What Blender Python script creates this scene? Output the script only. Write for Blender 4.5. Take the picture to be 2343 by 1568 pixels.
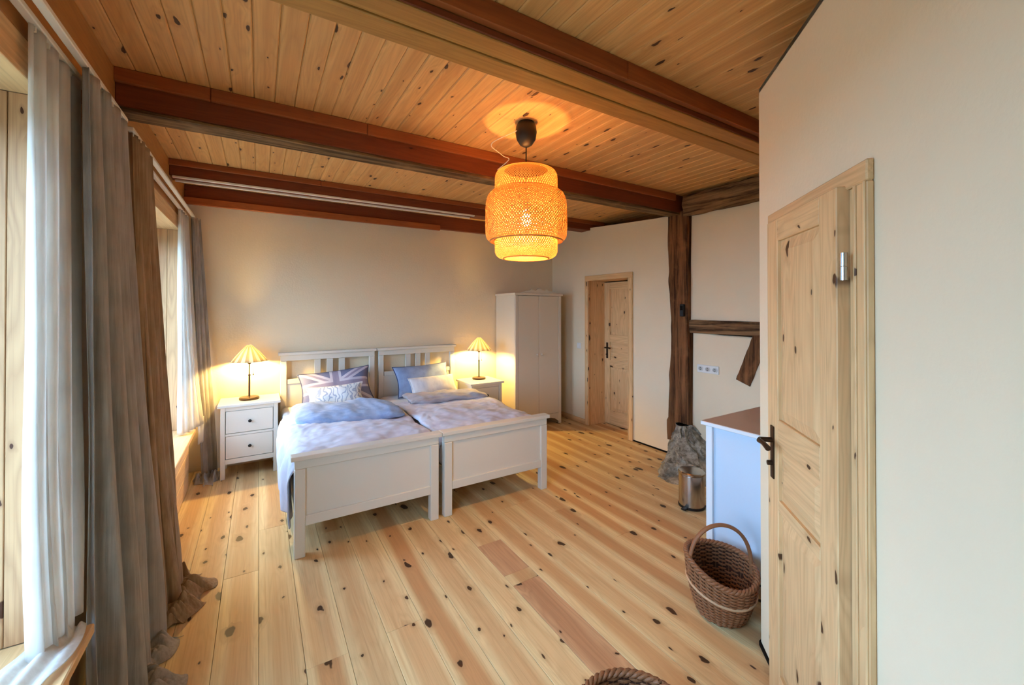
import bpy, bmesh, math, random
from mathutils import Vector, Matrix, noise
# ------------------------------------------------------------------ reset
for o in list(bpy.data.objects): bpy.data.objects.remove(o, do_unlink=True)
S = bpy.context.scene
COL = S.collection
PI = math.pi
random.seed(7)

# ------------------------------------------------------------------ camera (calibrated from the vanishing points)
F, IW, IH = 941.0, 2343.0, 1568.0
PITCH, HOR = math.radians(0.4), 706.0
YAW = math.atan(579.5 / F)
CAMH = 1.62
cam = bpy.data.cameras.new('camera')
cam.sensor_fit = 'HORIZONTAL'; cam.sensor_width = 36.0
cam.lens = F / IW * 36.0
cam.shift_y = -(IH / 2 - (HOR - F * math.tan(PITCH))) / IW
cam.clip_start = 0.02
co = bpy.data.objects.new('camera', cam); COL.objects.link(co)
co.location = (0, 0, CAMH)
co.rotation_euler = (PI / 2 + PITCH, 0, -YAW)
S.camera = co

# ------------------------------------------------------------------ world, exposure
SKY_STRENGTH = 15.0
SKY_COL = (0.40, 0.665, 1.0)
PENDANT_S, LAMP_S = 700.0, 2100.0
w = bpy.data.worlds.new('sky'); S.world = w; w.use_nodes = True
bg = w.node_tree.nodes['Background']
bg.inputs[0].default_value = (*SKY_COL, 1); bg.inputs[1].default_value = SKY_STRENGTH
S.view_settings.view_transform = 'Standard'
S.view_settings.look = 'None'
S.view_settings.gamma = 1.0
S.view_settings.use_curve_mapping = False
S.view_settings.exposure = 0.40
# window portals (they only guide the sampling of the sky, they give no light of their own)
def portal(y0, y1, z0, z1, x):
    l = bpy.data.lights.new('window_portal', 'AREA'); l.shape = 'RECTANGLE'
    l.size = z1 - z0; l.size_y = y1 - y0
    l.cycles.is_portal = True
    o = bpy.data.objects.new('window_portal', l); COL.objects.link(o)
    o.location = (x, (y0 + y1) / 2, (z0 + z1) / 2); o.rotation_euler = (0, -PI / 2, 0)
W1 = (0.30, 2.00); W2 = (3.25, 4.75); WZ = (0.52, 2.33)
portal(*W1, *WZ, -1.04); portal(*W2, *WZ, -1.04)

# ------------------------------------------------------------------ helpers
def srgb(r, g, b):
    f = lambda c: (c / 255 / 12.92) if c / 255 <= 0.04045 else ((c / 255 + 0.055) / 1.055) ** 2.4
    return (f(r), f(g), f(b), 1)

class NT:
    def __init__(s, name):
        s.m = bpy.data.materials.new(name); s.m.use_nodes = True
        s.t = s.m.node_tree; s.b = s.t.nodes['Principled BSDF']
    def n(s, typ, **kw):
        nd = s.t.nodes.new(typ)
        for k, v in kw.items():
            if k == 'ins':
                for i, val in v.items():
                    if hasattr(val, 'is_linked') or isinstance(val, bpy.types.NodeSocket): s.t.links.new(val, nd.inputs[i])
                    else: nd.inputs[i].default_value = val
            else: setattr(nd, k, v)
        return nd
    def link(s, a, b): s.t.links.new(a, b)
    def math(s, op, a, b=None, c=None, clamp=False):
        ins = {0: a}
        if b is not None: ins[1] = b
        if c is not None: ins[2] = c
        nd = s.n('ShaderNodeMath', operation=op, ins=ins); nd.use_clamp = clamp
        return nd.outputs[0]
    def vmath(s, op, a, b=None):
        ins = {0: a}
        if b is not None: ins[1] = b
        return s.n('ShaderNodeVectorMath', operation=op, ins=ins).outputs[0]
    def mix(s, f, a, b, blend='MIX'):
        nd = s.n('ShaderNodeMix', data_type='RGBA', blend_type=blend)
        for i, v in ((0, f), (6, a), (7, b)):
            if isinstance(v, bpy.types.NodeSocket): s.link(v, nd.inputs[i])
            else: nd.inputs[i].default_value = v
        return nd.outputs[2]
    def smooth(s, x, a, b, lo=0.0, hi=1.0):
        nd = s.n('ShaderNodeMapRange', interpolation_type='SMOOTHSTEP', ins={0: x, 1: a, 2: b, 3: lo, 4: hi})
        return nd.outputs[0]
    def noise(s, vec, scale, detail=3, rough=0.5, dist=0.0):
        nd = s.n('ShaderNodeTexNoise', ins={'Vector': vec, 'Scale': scale, 'Detail': detail, 'Roughness': rough, 'Distortion': dist})
        return nd.outputs[0]
    def bump(s, h, strength, dist=0.01):
        nd = s.n('ShaderNodeBump', ins={'Height': h, 'Strength': strength, 'Distance': dist})
        s.link(nd.outputs[0], s.b.inputs['Normal'])
    def set(s, **kw):
        for k, v in kw.items():
            k = {'col': 'Base Color', 'rough': 'Roughness', 'metal': 'Metallic', 'spec': 'Specular IOR Level', 'sheen': 'Sheen Weight'}[k]
            if isinstance(v, bpy.types.NodeSocket): s.link(v, s.b.inputs[k])
            else: s.b.inputs[k].default_value = v
        return s.m

def paint(name, col, rough=0.5, var=0.04, bump=0.02, scale=40, spec=0.5, metal=0.0):
    t = NT(name); c = t.n('ShaderNodeTexCoord').outputs['Object']
    n1 = t.noise(c, 3.0, 4); n2 = t.noise(c, scale, 3)
    dark = tuple(x * (1 - var * 4) for x in col[:3]) + (1,)
    f = t.smooth(n1, 0.3, 0.7, 0, 0.5)
    t.set(col=t.mix(f, col, dark), rough=rough, spec=spec, metal=metal)
    t.bump(n2, bump, 0.01)
    return t.m

def pine(name, light, heart, knot, along='Y', across='X', half=0.09, knots=(5.5, 4.0), thr=0.45, kr=0.10,
         tint=0.25, rough=0.42, heartamt=0.7, bump=0.08, dims=2, ring=1.0, spec=0.4):
    """knotty pine: streaked grain along one axis, pinkish heart in the middle of the board, scattered knots"""
    t = NT(name)
    c = t.n('ShaderNodeTexCoord').outputs['Object']
    rnd = t.n('ShaderNodeObjectInfo').outputs['Random']
    sp = t.n('ShaderNodeSeparateXYZ', ins={0: c})
    idx = {'X': 0, 'Y': 1, 'Z': 2}
    depth = [a for a in 'XYZ' if a not in (along, across)][0]
    u = sp.outputs[idx[across]]; v = sp.outputs[idx[along]]; d = sp.outputs[idx[depth]]
    uo = t.math('ADD', u, t.math('MULTIPLY', rnd, 37.3))
    vo = t.math('ADD', v, t.math('MULTIPLY', rnd, 91.7))
    do = t.math('ADD', d, t.math('MULTIPLY', rnd, 11.1))
    # knots
    kv = t.n('ShaderNodeCombineXYZ', ins={0: t.math('MULTIPLY', uo, knots[0]), 1: t.math('MULTIPLY', vo, knots[1]),
                                          2: t.math('MULTIPLY', do, knots[0] if dims == 3 else 0.0)}).outputs[0]
    wob = t.noise(kv, 3.0, 2)
    kv2 = t.vmath('ADD', kv, t.n('ShaderNodeCombineXYZ', ins={0: t.math('MULTIPLY', t.math('SUBTRACT', wob, 0.5), 0.22), 1: t.math('MULTIPLY', t.math('SUBTRACT', wob, 0.5), -0.30)}).outputs[0])
    vo_n = t.n('ShaderNodeTexVoronoi', voronoi_dimensions='3D' if dims == 3 else '2D', feature='F1', ins={'Vector': kv2, 'Scale': 1.0, 'Randomness': 1.0})
    dist = vo_n.outputs['Distance']
    cr = t.n('ShaderNodeSeparateColor', ins={0: vo_n.outputs['Color']})
    size = t.math('MULTIPLY', t.math('GREATER_THAN', cr.outputs[0], thr), t.math('MULTIPLY_ADD', t.math('POWER', cr.outputs[1], 2.2), kr, kr * 0.30))
    core = t.math('SUBTRACT', 1.0, t.smooth(t.math('DIVIDE', dist, t.math('ADD', size, 0.0001)), 0.72, 1.0))
    halo = t.math('MULTIPLY', t.math('SUBTRACT', 1.0, t.smooth(t.math('DIVIDE', dist, t.math('ADD', size, 0.0001)), 0.8, 2.6)), 0.35)
    # grain
    g1v = t.n('ShaderNodeCombineXYZ', ins={0: t.math('MULTIPLY', uo, 5.0), 1: t.math('MULTIPLY', vo, 0.45), 2: t.math('MULTIPLY', do, 5.0)}).outputs[0]
    low = t.noise(g1v, 1.6, 2, 0.5)
    defl = t.math('MULTIPLY', t.math('SUBTRACT', 1.0, t.smooth(dist, 0.0, 0.5)), t.math('MULTIPLY', size, 2.0))
    rings = t.math('FRACT', t.math('ADD', t.math('MULTIPLY', low, 13.0), t.math('MULTIPLY', defl, 6.0)))
    rings = t.math('POWER', t.math('ABSOLUTE', t.math('SUBTRACT', rings, 0.5)), 1.5)
    g2v = t.n('ShaderNodeCombineXYZ', ins={0: t.math('MULTIPLY', uo, 140.0), 1: t.math('MULTIPLY', vo, 2.2), 2: t.math('MULTIPLY', do, 140.0)}).outputs[0]
    fine = t.noise(g2v, 1.0, 3, 0.6)
    g3v = t.n('ShaderNodeCombineXYZ', ins={0: t.math('MULTIPLY', uo, 34.0), 1: t.math('MULTIPLY', vo, 0.55), 2: t.math('MULTIPLY', do, 34.0)}).outputs[0]
    streak = t.noise(g3v, 1.0, 3, 0.6)
    # heart
    hn = t.noise(t.n('ShaderNodeCombineXYZ', ins={0: uo, 1: t.math('MULTIPLY', vo, 0.22)}).outputs[0], 2.0, 2)
    hx = t.math('ABSOLUTE', t.math('ADD', t.math('DIVIDE', u, half), t.math('MULTIPLY', t.math('SUBTRACT', hn, 0.5), 1.5)))
    heartf = t.math('MULTIPLY', t.math('SUBTRACT', 1.0, t.smooth(hx, 0.35, 0.85)), heartamt)
    heartf = t.math('MULTIPLY', heartf, t.math('MULTIPLY_ADD', t.math('FRACT', t.math('MULTIPLY', rnd, 7.31)), 0.8, 0.3), clamp=True)
    colr = t.mix(heartf, light, heart)
    dk = tuple(x * 0.62 for x in heart[:3]) + (1,)
    colr = t.mix(t.math('MULTIPLY', rings, 0.8 * ring, clamp=True), colr, dk)
    colr = t.mix(t.smooth(fine, 0.45, 0.75, 0, 0.30), colr, dk)
    colr = t.mix(t.smooth(streak, 0.48, 0.72, 0, 0.42), colr, heart)
    colr = t.mix(t.math('MULTIPLY', t.math('FRACT', t.math('MULTIPLY', rnd, 13.7)), tint), colr, tuple(x * 0.55 for x in heart[:3]) + (1,))
    colr = t.mix(halo, colr, dk)
    colr = t.mix(t.math('MULTIPLY', core, 0.92), colr, knot)
    t.set(col=colr, rough=rough, spec=spec)
    t.bump(t.math('SUBTRACT', fine, t.math('MULTIPLY', core, 0.6)), bump, 0.004)
    return t.m

def fabric(name, col, col2, scale=(60, 60, 3), transl=0.0, bump=0.4, rough=0.95, weave=900):
    t = NT(name); c = t.n('ShaderNodeTexCoord').outputs['Object']
    mp = t.n('ShaderNodeMapping', ins={0: c, 3: scale}).outputs[0]
    n1 = t.noise(mp, 1.0, 4, 0.6); n2 = t.noise(c, 7.0, 3)
    n3 = t.noise(c, weave, 2)
    colr = t.mix(t.smooth(t.math('ADD', t.math('MULTIPLY', n1, 0.6), t.math('MULTIPLY', n2, 0.4)), 0.35, 0.68), col, col2)
    t.set(col=colr, rough=rough, spec=0.1, sheen=0.15)
    t.bump(t.math('ADD', n1, t.math('MULTIPLY', n3, 0.25)), bump, 0.006)
    if transl > 0:
        tr = t.n('ShaderNodeBsdfTranslucent', ins={0: colr})
        ms = t.n('ShaderNodeMixShader', ins={0: transl, 1: t.b.outputs[0], 2: tr.outputs[0]})
        t.link(ms.outputs[0], t.t.nodes['Material Output'].inputs[0])
    return t.m

def emis(name, col, strength):
    t = NT(name); e = t.n('ShaderNodeEmission', ins={0: (*col, 1), 1: strength})
    t.link(e.outputs[0], t.t.nodes['Material Output'].inputs[0]); return t.m

class B:
    """collects shapes into one mesh; coordinates are given in the thing's own frame"""
    def __init__(s, o=(0, 0, 0)):
        s.bm = bmesh.new(); s.o = Vector(o)
    def box(s, x0, x1, y0, y1, z0, z1, bev=0.0, seg=1):
        bm = bmesh.new()
        vs = [bm.verts.new(Vector((x, y, z)) - s.o) for x in (x0, x1) for y in (y0, y1) for z in (z0, z1)]
        for f in ((0, 1, 3, 2), (4, 6, 7, 5), (0, 4, 5, 1), (2, 3, 7, 6), (0, 2, 6, 4), (1, 5, 7, 3)): bm.faces.new([vs[i] for i in f])
        if bev > 0: bmesh.ops.bevel(bm, geom=list(bm.edges), offset=bev, segments=seg, profile=0.6, affect='EDGES')
        bmesh.ops.recalc_face_normals(bm, faces=list(bm.faces))
        s._add(bm); return s
    def _add(s, bm):
        me = bpy.data.meshes.new('tmp'); bm.to_mesh(me); bm.free(); s.bm.from_mesh(me); bpy.data.meshes.remove(me)
    def prism(s, pts, axis, a0, a1, bev=0.0):
        """polygon pts (2-D) extruded along axis from a0 to a1"""
        bm = bmesh.new()
        def P(p, a):
            return Vector({'X': (a, p[0], p[1]), 'Y': (p[0], a, p[1]), 'Z': (p[0], p[1], a)}[axis]) - s.o
        A = [bm.verts.new(P(p, a0)) for p in pts]; C = [bm.verts.new(P(p, a1)) for p in pts]
        n = len(pts); bm.faces.new(A); bm.faces.new(C[::-1])
        for i in range(n): bm.faces.new((A[i], C[i], C[(i + 1) % n], A[(i + 1) % n]))
        bmesh.ops.recalc_face_normals(bm, faces=list(bm.faces))
        if bev > 0: bmesh.ops.bevel(bm, geom=list(bm.edges), offset=bev, segments=1, affect='EDGES')
        s._add(bm); return s
    def tube(s, pts, r, n=8, closed=False, cap=True, flat=1.0):
        pts = [Vector(p) - s.o for p in pts]; m = len(pts)
        rs = r if isinstance(r, (list, tuple)) else [r] * m
        rings = []; up = None
        for i, p in enumerate(pts):
            a = pts[(i - 1) % m] if (closed or i > 0) else p
            b = pts[(i + 1) % m] if (closed or i < m - 1) else p
            d = (b - a).normalized()
            if up is None: up = Vector((0, 0, 1)) if abs(d.z) < 0.9 else Vector((1, 0, 0))
            x = d.cross(up).normalized(); y = x.cross(d).normalized(); up = y
            rings.append([s.bm.verts.new(p + (x * math.cos(2 * PI * k / n) * flat + y * math.sin(2 * PI * k / n)) * rs[i]) for k in range(n)])
        for i in range(m if closed else m - 1):
            A, C = rings[i], rings[(i + 1) % m]
            for k in range(n): s.bm.faces.new((A[k], C[k], C[(k + 1) % n], A[(k + 1) % n])) if False else s.bm.faces.new((A[k], A[(k + 1) % n], C[(k + 1) % n], C[k]))
        if cap and not closed: s.bm.faces.new(rings[0][::-1]); s.bm.faces.new(rings[-1])
        return s
    def lathe(s, prof, n=32, c=(0, 0, 0), closed=False, rfun=None):
        c = Vector(c) - s.o; R = []
        for (r, z) in prof:
            R.append([s.bm.verts.new(c + Vector((r * (rfun(k, n) if rfun else 1) * math.cos(2 * PI * k / n), r * (rfun(k, n) if rfun else 1) * math.sin(2 * PI * k / n), z))) for k in range(n)])
        for i in range(len(R) - 1 + (1 if closed else 0)):
            A, C = R[i], R[(i + 1) % len(R)]
            for k in range(n): s.bm.faces.new((A[k], A[(k + 1) % n], C[(k + 1) % n], C[k]))
        if not closed:
            for ring, rev in ((R[0], True), (R[-1], False)):
                s.bm.faces.new(ring[::-1] if rev else ring)
        return s
    def grid(s, fn, nu, nv, wrapu=False):
        V = [[s.bm.verts.new(Vector(fn(i / nu, j / nv)) - s.o) for i in range(nu + (0 if wrapu else 1))] for j in range(nv + 1)]
        for j in range(nv):
            for i in range(nu):
                i2 = (i + 1) % nu if wrapu else i + 1
                s.bm.faces.new((V[j][i], V[j][i2], V[j + 1][i2], V[j + 1][i]))
        return s
    def build(s, name, mat, parent=None, smooth=None, loc=None, kind=None, solid=0, sub=0):
        bmesh.ops.remove_doubles(s.bm, verts=list(s.bm.verts), dist=1e-6)
        me = bpy.data.meshes.new(name); s.bm.to_mesh(me); s.bm.free()
        me.materials.append(mat)
        if smooth is not None:
            me.polygons.foreach_set('use_smooth', [True] * len(me.polygons))
            me.set_sharp_from_angle(angle=math.radians(smooth))
        ob = bpy.data.objects.new(name, me); COL.objects.link(ob)
        if parent: ob.parent = parent
        if loc is not None: ob.location = loc
        elif parent is None: ob.location = s.o
        if kind: ob['kind'] = kind
        if solid:
            md = ob.modifiers.new('thickness', 'SOLIDIFY'); md.thickness = solid; md.offset = 0
        if sub:
            md = ob.modifiers.new('sub', 'SUBSURF'); md.levels = sub; md.render_levels = sub
        return ob

def thing(name, loc, label=None, cat=None, group=None, rz=0.0, kind=None):
    o = bpy.data.objects.new(name, None); COL.objects.link(o)
    o.empty_display_size = 0.05; o.location = loc; o.rotation_euler = (0, 0, rz)
    tag(o, label, cat, group, kind); return o
def tag(o, label=None, cat=None, group=None, kind=None):
    if label: o['label'] = label
    if cat: o['category'] = cat
    if group: o['group'] = group
    if kind: o['kind'] = kind
    return o
def inst(name, me, parent, loc, rot=(0, 0, 0), scale=(1, 1, 1)):
    o = bpy.data.objects.new(name, me); COL.objects.link(o); o.parent = parent
    o.location = loc; o.rotation_euler = rot; o.scale = scale; return o
def nz(x, y, z, s=1.0): return noise.noise(Vector((x * s, y * s, z * s)))
def lerp(a, b, t): return a + (b - a) * t
def path(pts, u):
    """point at parameter u on a polyline (smooth)"""
    n = len(pts) - 1; f = min(max(u, 0), 1) * n; i = min(int(f), n - 1); t = f - i
    p = [Vector(pts[max(i - 1, 0)]), Vector(pts[i]), Vector(pts[i + 1]), Vector(pts[min(i + 2, n)])]
    return 0.5 * ((2 * p[1]) + (p[2] - p[0]) * t + (2 * p[0] - 5 * p[1] + 4 * p[2] - p[3]) * t * t + (3 * p[1] - p[0] - 3 * p[2] + p[3]) * t ** 3)

# ------------------------------------------------------------------ materials
M = {}
M['plaster'] = paint('clay_plaster', srgb(240, 221, 190), 0.92, 0.012, 0.12, 60, 0.15)
FL, FH, FK = srgb(236, 210, 158), srgb(204, 154, 104), srgb(40, 10, 4)
M['floor'] = pine('floor_pine', FL, FH, FK, 'Y', 'X', 0.09, (7.2, 3.8), 0.40, 0.145, tint=0.20, rough=0.50, heartamt=0.95, spec=0.30, ring=0.6)
M['floor_dark'] = pine('floor_pine_dark', srgb(208, 164, 122), srgb(180, 130, 92), FK, 'Y', 'X', 0.09, (6.2, 4.0), 0.5, 0.13, tint=0.1, rough=0.50, heartamt=0.6, spec=0.30)
M['ceil'] = pine('ceiling_pine', srgb(234, 180, 114), srgb(214, 152, 88), srgb(48, 12, 4), 'Y', 'X', 0.05, (10.5, 4.2), 0.62, 0.13, tint=0.20, rough=0.5, heartamt=0.6, spec=0.25, ring=0.9)
DP = dict(knots=(7.5, 3.6), thr=0.30, kr=0.11, rough=0.5, half=0.05, spec=0.3)
dl, dh, dk_ = srgb(238, 198, 146), srgb(220, 166, 114), srgb(62, 28, 12)
M['pine_z'] = pine('door_pine_upright', dl, dh, dk_, 'Z', 'X', dims=2, tint=0.14, **DP)
M['pine_x'] = pine('door_pine_level', dl, dh, dk_, 'X', 'Z', dims=2, tint=0.14, **DP)
M['pine_zy'] = pine('frame_pine_upright', dl, dh, dk_, 'Z', 'Y', dims=2, tint=0.14, **DP)
M['pine_y'] = pine('board_pine_lengthwise', dl, dh, dk_, 'Y', 'Z', dims=3, tint=0.14, **DP)
M['reveal'] = pine('reveal_pine', srgb(214, 170, 126), srgb(178, 122, 84), srgb(62, 24, 12), 'Z', 'X', dims=2, tint=0.1, **DP)
M['fascia'] = pine('fascia_pine', srgb(190, 136, 76), srgb(168, 110, 56), srgb(70, 30, 12), 'Y', 'Z', 0.1, (6, 3), 0.6, 0.1, dims=3, tint=0.1)
M['beam_red'] = pine('stained_beam', srgb(126, 60, 28), srgb(104, 46, 20), srgb(50, 18, 8), 'X', 'Z', 0.08, (9, 3), 0.75, 0.09, dims=3, tint=0.15, rough=0.55, heartamt=0.5)
M['ledger'] = pine('ledger_board', srgb(168, 92, 44), srgb(140, 70, 32), srgb(50, 18, 8), 'X', 'Z', 0.08, (9, 3), 0.75, 0.09, dims=3, tint=0.15, rough=0.55, heartamt=0.5)
M['beam_light'] = pine('pale_beam', srgb(186, 132, 62), srgb(160, 104, 44), srgb(70, 36, 12), 'X', 'Y', 0.08, (7, 3), 0.75, 0.09, dims=3, tint=0.2, rough=0.6, heartamt=0.6)
def oldwood(name, a, b, al):
    t = NT(name); c = t.n('ShaderNodeTexCoord').outputs['Object']
    sc = {'X': (1.2, 26, 26), 'Y': (26, 1.2, 26), 'Z': (26, 26, 1.2)}[al]
    mp = t.n('ShaderNodeMapping', ins={0: c, 3: sc}).outputs[0]
    n1 = t.noise(mp, 1.0, 5, 0.65, 0.4); n2 = t.noise(c, 4, 4, 0.6)
    colr = t.mix(t.smooth(n1, 0.34, 0.66), a, b)
    colr = t.mix(t.smooth(n2, 0.5, 0.8, 0, 0.45), colr, tuple(min(1, x * 1.7) for x in b[:3]) + (1,))
    t.set(col=colr, rough=0.85, spec=0.15); t.bump(n1, 0.9, 0.012); return t.m
M['old_z'] = oldwood('old_timber_upright', srgb(58, 36, 22), srgb(134, 92, 58), 'Z')
M['old_y'] = oldwood('old_timber_level', srgb(54, 36, 24), srgb(144, 110, 76), 'Y')
M['old_x'] = oldwood('weathered_soffit', srgb(66, 48, 30), srgb(140, 110, 76), 'X')
M['white'] = paint('white_stain', srgb(226, 219, 207), 0.38, 0.008, 0.02, 60, 0.4)
M['cream'] = paint('cream_lacquer', srgb(226, 214, 194), 0.42, 0.008, 0.02, 60, 0.4)
M['dresser'] = paint('white_dresser_paint', srgb(228, 231, 236), 0.4, 0.006, 0.02, 60, 0.4)
M['dresser_panel'] = paint('pale_blue_panel', srgb(196, 214, 234), 0.4, 0.006, 0.02, 60, 0.4)
M['browntop'] = paint('brown_top', srgb(186, 160, 144), 0.35, 0.03, 0.02, 30, 0.5)
M['black'] = paint('black_metal', srgb(14, 12, 11), 0.5, 0.02, 0.05, 80, 0.4)
M['bronze'] = paint('dark_bronze', srgb(64, 46, 32), 0.4, 0.03, 0.05, 80, 0.5, 0.6)
M['steel'] = paint('brushed_steel', srgb(190, 186, 182), 0.22, 0.01, 0.01, 200, 0.5, 1.0)
M['chrome'] = paint('satin_chrome', srgb(205, 205, 205), 0.25, 0.0, 0.0, 50, 0.5, 1.0)
M['rail'] = paint('white_rail', srgb(236, 226, 210), 0.4, 0.0, 0.0, 50, 0.4)
M['plastic'] = paint('white_plastic', srgb(232, 230, 226), 0.35, 0.0, 0.0, 50, 0.4)
M['greyplastic'] = paint('grey_plastic', srgb(170, 166, 160), 0.4, 0.0, 0.0, 50, 0.4)
M['dark'] = paint('shadow_gap', srgb(24, 18, 14), 0.9, 0.0, 0.0, 50, 0.1)
M['linen'] = fabric('grey_brown_linen', srgb(214, 208, 202), srgb(184, 177, 170), (70, 70, 2.2), 0.36, 0.9)
M['linen2'] = fabric('brown_linen', srgb(208, 180, 146), srgb(172, 142, 110), (70, 70, 2.2), 0.30, 0.9)
M['sheer'] = fabric('white_voile', srgb(248, 246, 242), srgb(234, 230, 226), (60, 60, 2.0), 0.62, 0.35)
M['sheet'] = fabric('white_cotton', srgb(236, 234, 236), srgb(222, 220, 226), (9, 9, 9), 0.0, 0.25)
M['duvet'] = fabric('lilac_white_cotton', srgb(226, 224, 236), srgb(206, 204, 222), (8, 22, 8), 0.0, 0.5)
M['blue'] = fabric('blue_cotton', srgb(164, 182, 216), srgb(136, 156, 198), (14, 14, 14), 0.0, 0.5)
M['fold_shading'] = fabric('grey_cotton_fold_shading', srgb(190, 186, 196), srgb(160, 154, 160), (5, 26, 26), 0.0, 0.6)  # grey cotton; the darker streaks paint in the shading of the folds
M['wicker'] = paint('brown_willow', srgb(150, 98, 64), 0.5, 0.07, 0.3, 120, 0.35)
M['wicker_d'] = paint('dark_willow', srgb(112, 70, 44), 0.5, 0.07, 0.3, 120, 0.35)
M['wicker_shade'] = paint('shaded_inner_willow', srgb(74, 44, 30), 0.7, 0.08, 0.6, 150, 0.2)  # darkened brown, paints the shade inside the basket
M['wicker_l'] = paint('pale_willow', srgb(206, 164, 126), 0.5, 0.04, 0.2, 120, 0.35)
def bamboo():
    t = NT('bamboo_strip'); c = t.n('ShaderNodeTexCoord').outputs['Object']
    n1 = t.noise(c, 14, 3); colr = t.mix(n1, srgb(222, 168, 92), srgb(190, 130, 62))
    t.set(col=colr, rough=0.5, spec=0.3)
    tr = t.n('ShaderNodeBsdfTranslucent', ins={0: colr})
    ms = t.n('ShaderNodeMixShader', ins={0: 0.14, 1: t.b.outputs[0], 2: tr.outputs[0]})
    t.link(ms.outputs[0], t.t.nodes['Material Output'].inputs[0]); return t.m
M['bamboo'] = bamboo()
def shade(n):
    t = NT('striped_lamp_shade'); c = t.n('ShaderNodeTexCoord').outputs['Object']
    sp = t.n('ShaderNodeSeparateXYZ', ins={0: c})
    a = t.math('ARCTAN2', sp.outputs[1], sp.outputs[0])
    st = t.smooth(t.math('SINE', t.math('MULTIPLY', a, float(n))), -0.15, 0.15)
    colr = t.mix(st, srgb(250, 244, 226), srgb(196, 182, 150))
    t.set(col=colr, rough=0.9, spec=0.1)
    tr = t.n('ShaderNodeBsdfTranslucent', ins={0: colr})
    ms = t.n('ShaderNodeMixShader', ins={0: 0.5, 1: t.b.outputs[0], 2: tr.outputs[0]})
    t.link(ms.outputs[0], t.t.nodes['Material Output'].inputs[0]); return t.m
M['shade'] = shade(14)
def stone():
    t = NT('field_stone'); c = t.n('ShaderNodeTexCoord').outputs['Object']
    n1 = t.noise(c, 9, 6, 0.7); n2 = t.noise(c, 40, 3)
    colr = t.mix(t.smooth(n1, 0.35, 0.65), srgb(126, 118, 104), srgb(190, 182, 166))
    colr = t.mix(t.smooth(n2, 0.45, 0.7, 0, 0.5), colr, srgb(96, 82, 66))
    t.set(col=colr, rough=0.9, spec=0.2); t.bump(n1, 0.8, 0.03); return t.m
M['stone'] = stone()
def glass():
    t = NT('window_glass'); t.t.nodes.remove(t.b)
    tr = t.n('ShaderNodeBsdfTransparent', ins={0: (0.97, 0.98, 0.98, 1)}); gl = t.n('ShaderNodeBsdfGlossy', ins={0: (1, 1, 1, 1), 1: 0.02})
    ms = t.n('ShaderNodeMixShader', ins={0: 0.06, 1: tr.outputs[0], 2: gl.outputs[0]})
    t.link(ms.outputs[0], t.t.nodes['Material Output'].inputs[0]); return t.m
M['glass'] = glass()
M['ground'] = paint('added_ground', srgb(140, 132, 116), 0.95, 0.06, 0.3, 4, 0.1)  # neutral tone, keeps the bounce from the added ground untinted
M['bulb'] = emis('pendant_bulb_glow', (1.0, 0.60, 0.22), PENDANT_S)
M['bulb2'] = emis('lamp_bulb_glow', (1.0, 0.66, 0.20), LAMP_S)

# ================================================================== THE ROOM
XL, XR, YB, YN, ZC = -0.64, 3.90, 5.13, -2.6, 2.83
# --- floor: boards run along Y
floor = B().box(-0.66, 4.6, YN - 0.1, YB + 0.1, -0.06, -0.024).build('floor', M['dark']); tag(floor, kind='structure')
rng = random.Random(3)
PW = 0.1806
def floor_plank(x0, y0, y1, mat='floor'):
    b = B(); b.box(-PW / 2 + 0.0008, PW / 2 - 0.0008, -(y1 - y0) / 2 + 0.0006, (y1 - y0) / 2 - 0.0006, -0.024, 0.0, 0.0012)
    o = b.build('plank', M[mat], floor); o.location = (x0 + PW / 2, (y0 + y1) / 2, 0)
for i in range(-4, 26):
    x0 = 0.006 + PW * i
    if x0 > 4.45: break
    if i == 7:
        segs = [(YN, 0.4, 'floor'), (0.4, 2.05, 'floor_dark'), (2.05, 2.15, 'floor'), (2.15, 2.51, 'floor_dark'), (2.51, YB, 'floor')]
    else:
        cuts = [YN]; y = YN + rng.uniform(0.8, 3.4)
        while y < YB - 0.5:
            cuts.append(y); y += rng.uniform(2.2, 4.2)
        cuts.append(YB)
        segs = [(cuts[k], cuts[k + 1], 'floor') for k in range(len(cuts) - 1)]
    for a, c, m in segs: floor_plank(x0, a, c, m)

# --- ceiling: boards run along Y
ceiling = B().box(-0.9, 4.7, YN - 0.1, YB + 0.3, ZC + 0.02, ZC + 0.06).build('ceiling', M['dark']); tag(ceiling, kind='structure')
CW = 0.1025
for i in range(-8, 52):
    x0 = -0.0275 + CW * i
    if x0 + CW > 4.68: break
    cut = rng.uniform(-0.3, 0.6); cut2 = rng.choice([4.3 + 0.02, 2.85, 9, 9, 9])
    ys = [YN, cut] + ([cut2] if cut2 < YB else []) + [YB + 0.05]
    for a, c in zip(ys[:-1], ys[1:]):
        b = B(); b.box(-CW / 2 + 0.0006, CW / 2 - 0.0006, -(c - a) / 2 + 0.0005, (c - a) / 2 - 0.0005, 0, 0.019, 0.0052)
        o = b.build('plank', M['ceil'], ceiling); o.location = (x0 + CW / 2, (a + c) / 2, ZC)

# --- walls
def wall(name, shapes, mat='plaster'):
    b = B()
    for sh in shapes: b.box(*sh)
    o = b.build(name, M[mat]); tag(o, kind='structure'); return o
wall('wall_back', [(XL - 0.6, 4.7, YB, YB + 0.2, -0.05, ZC + 0.02)])
wall('wall_front', [(XL - 0.6, 4.7, YN - 0.2, YN, -0.05, ZC + 0.02)])
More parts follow.
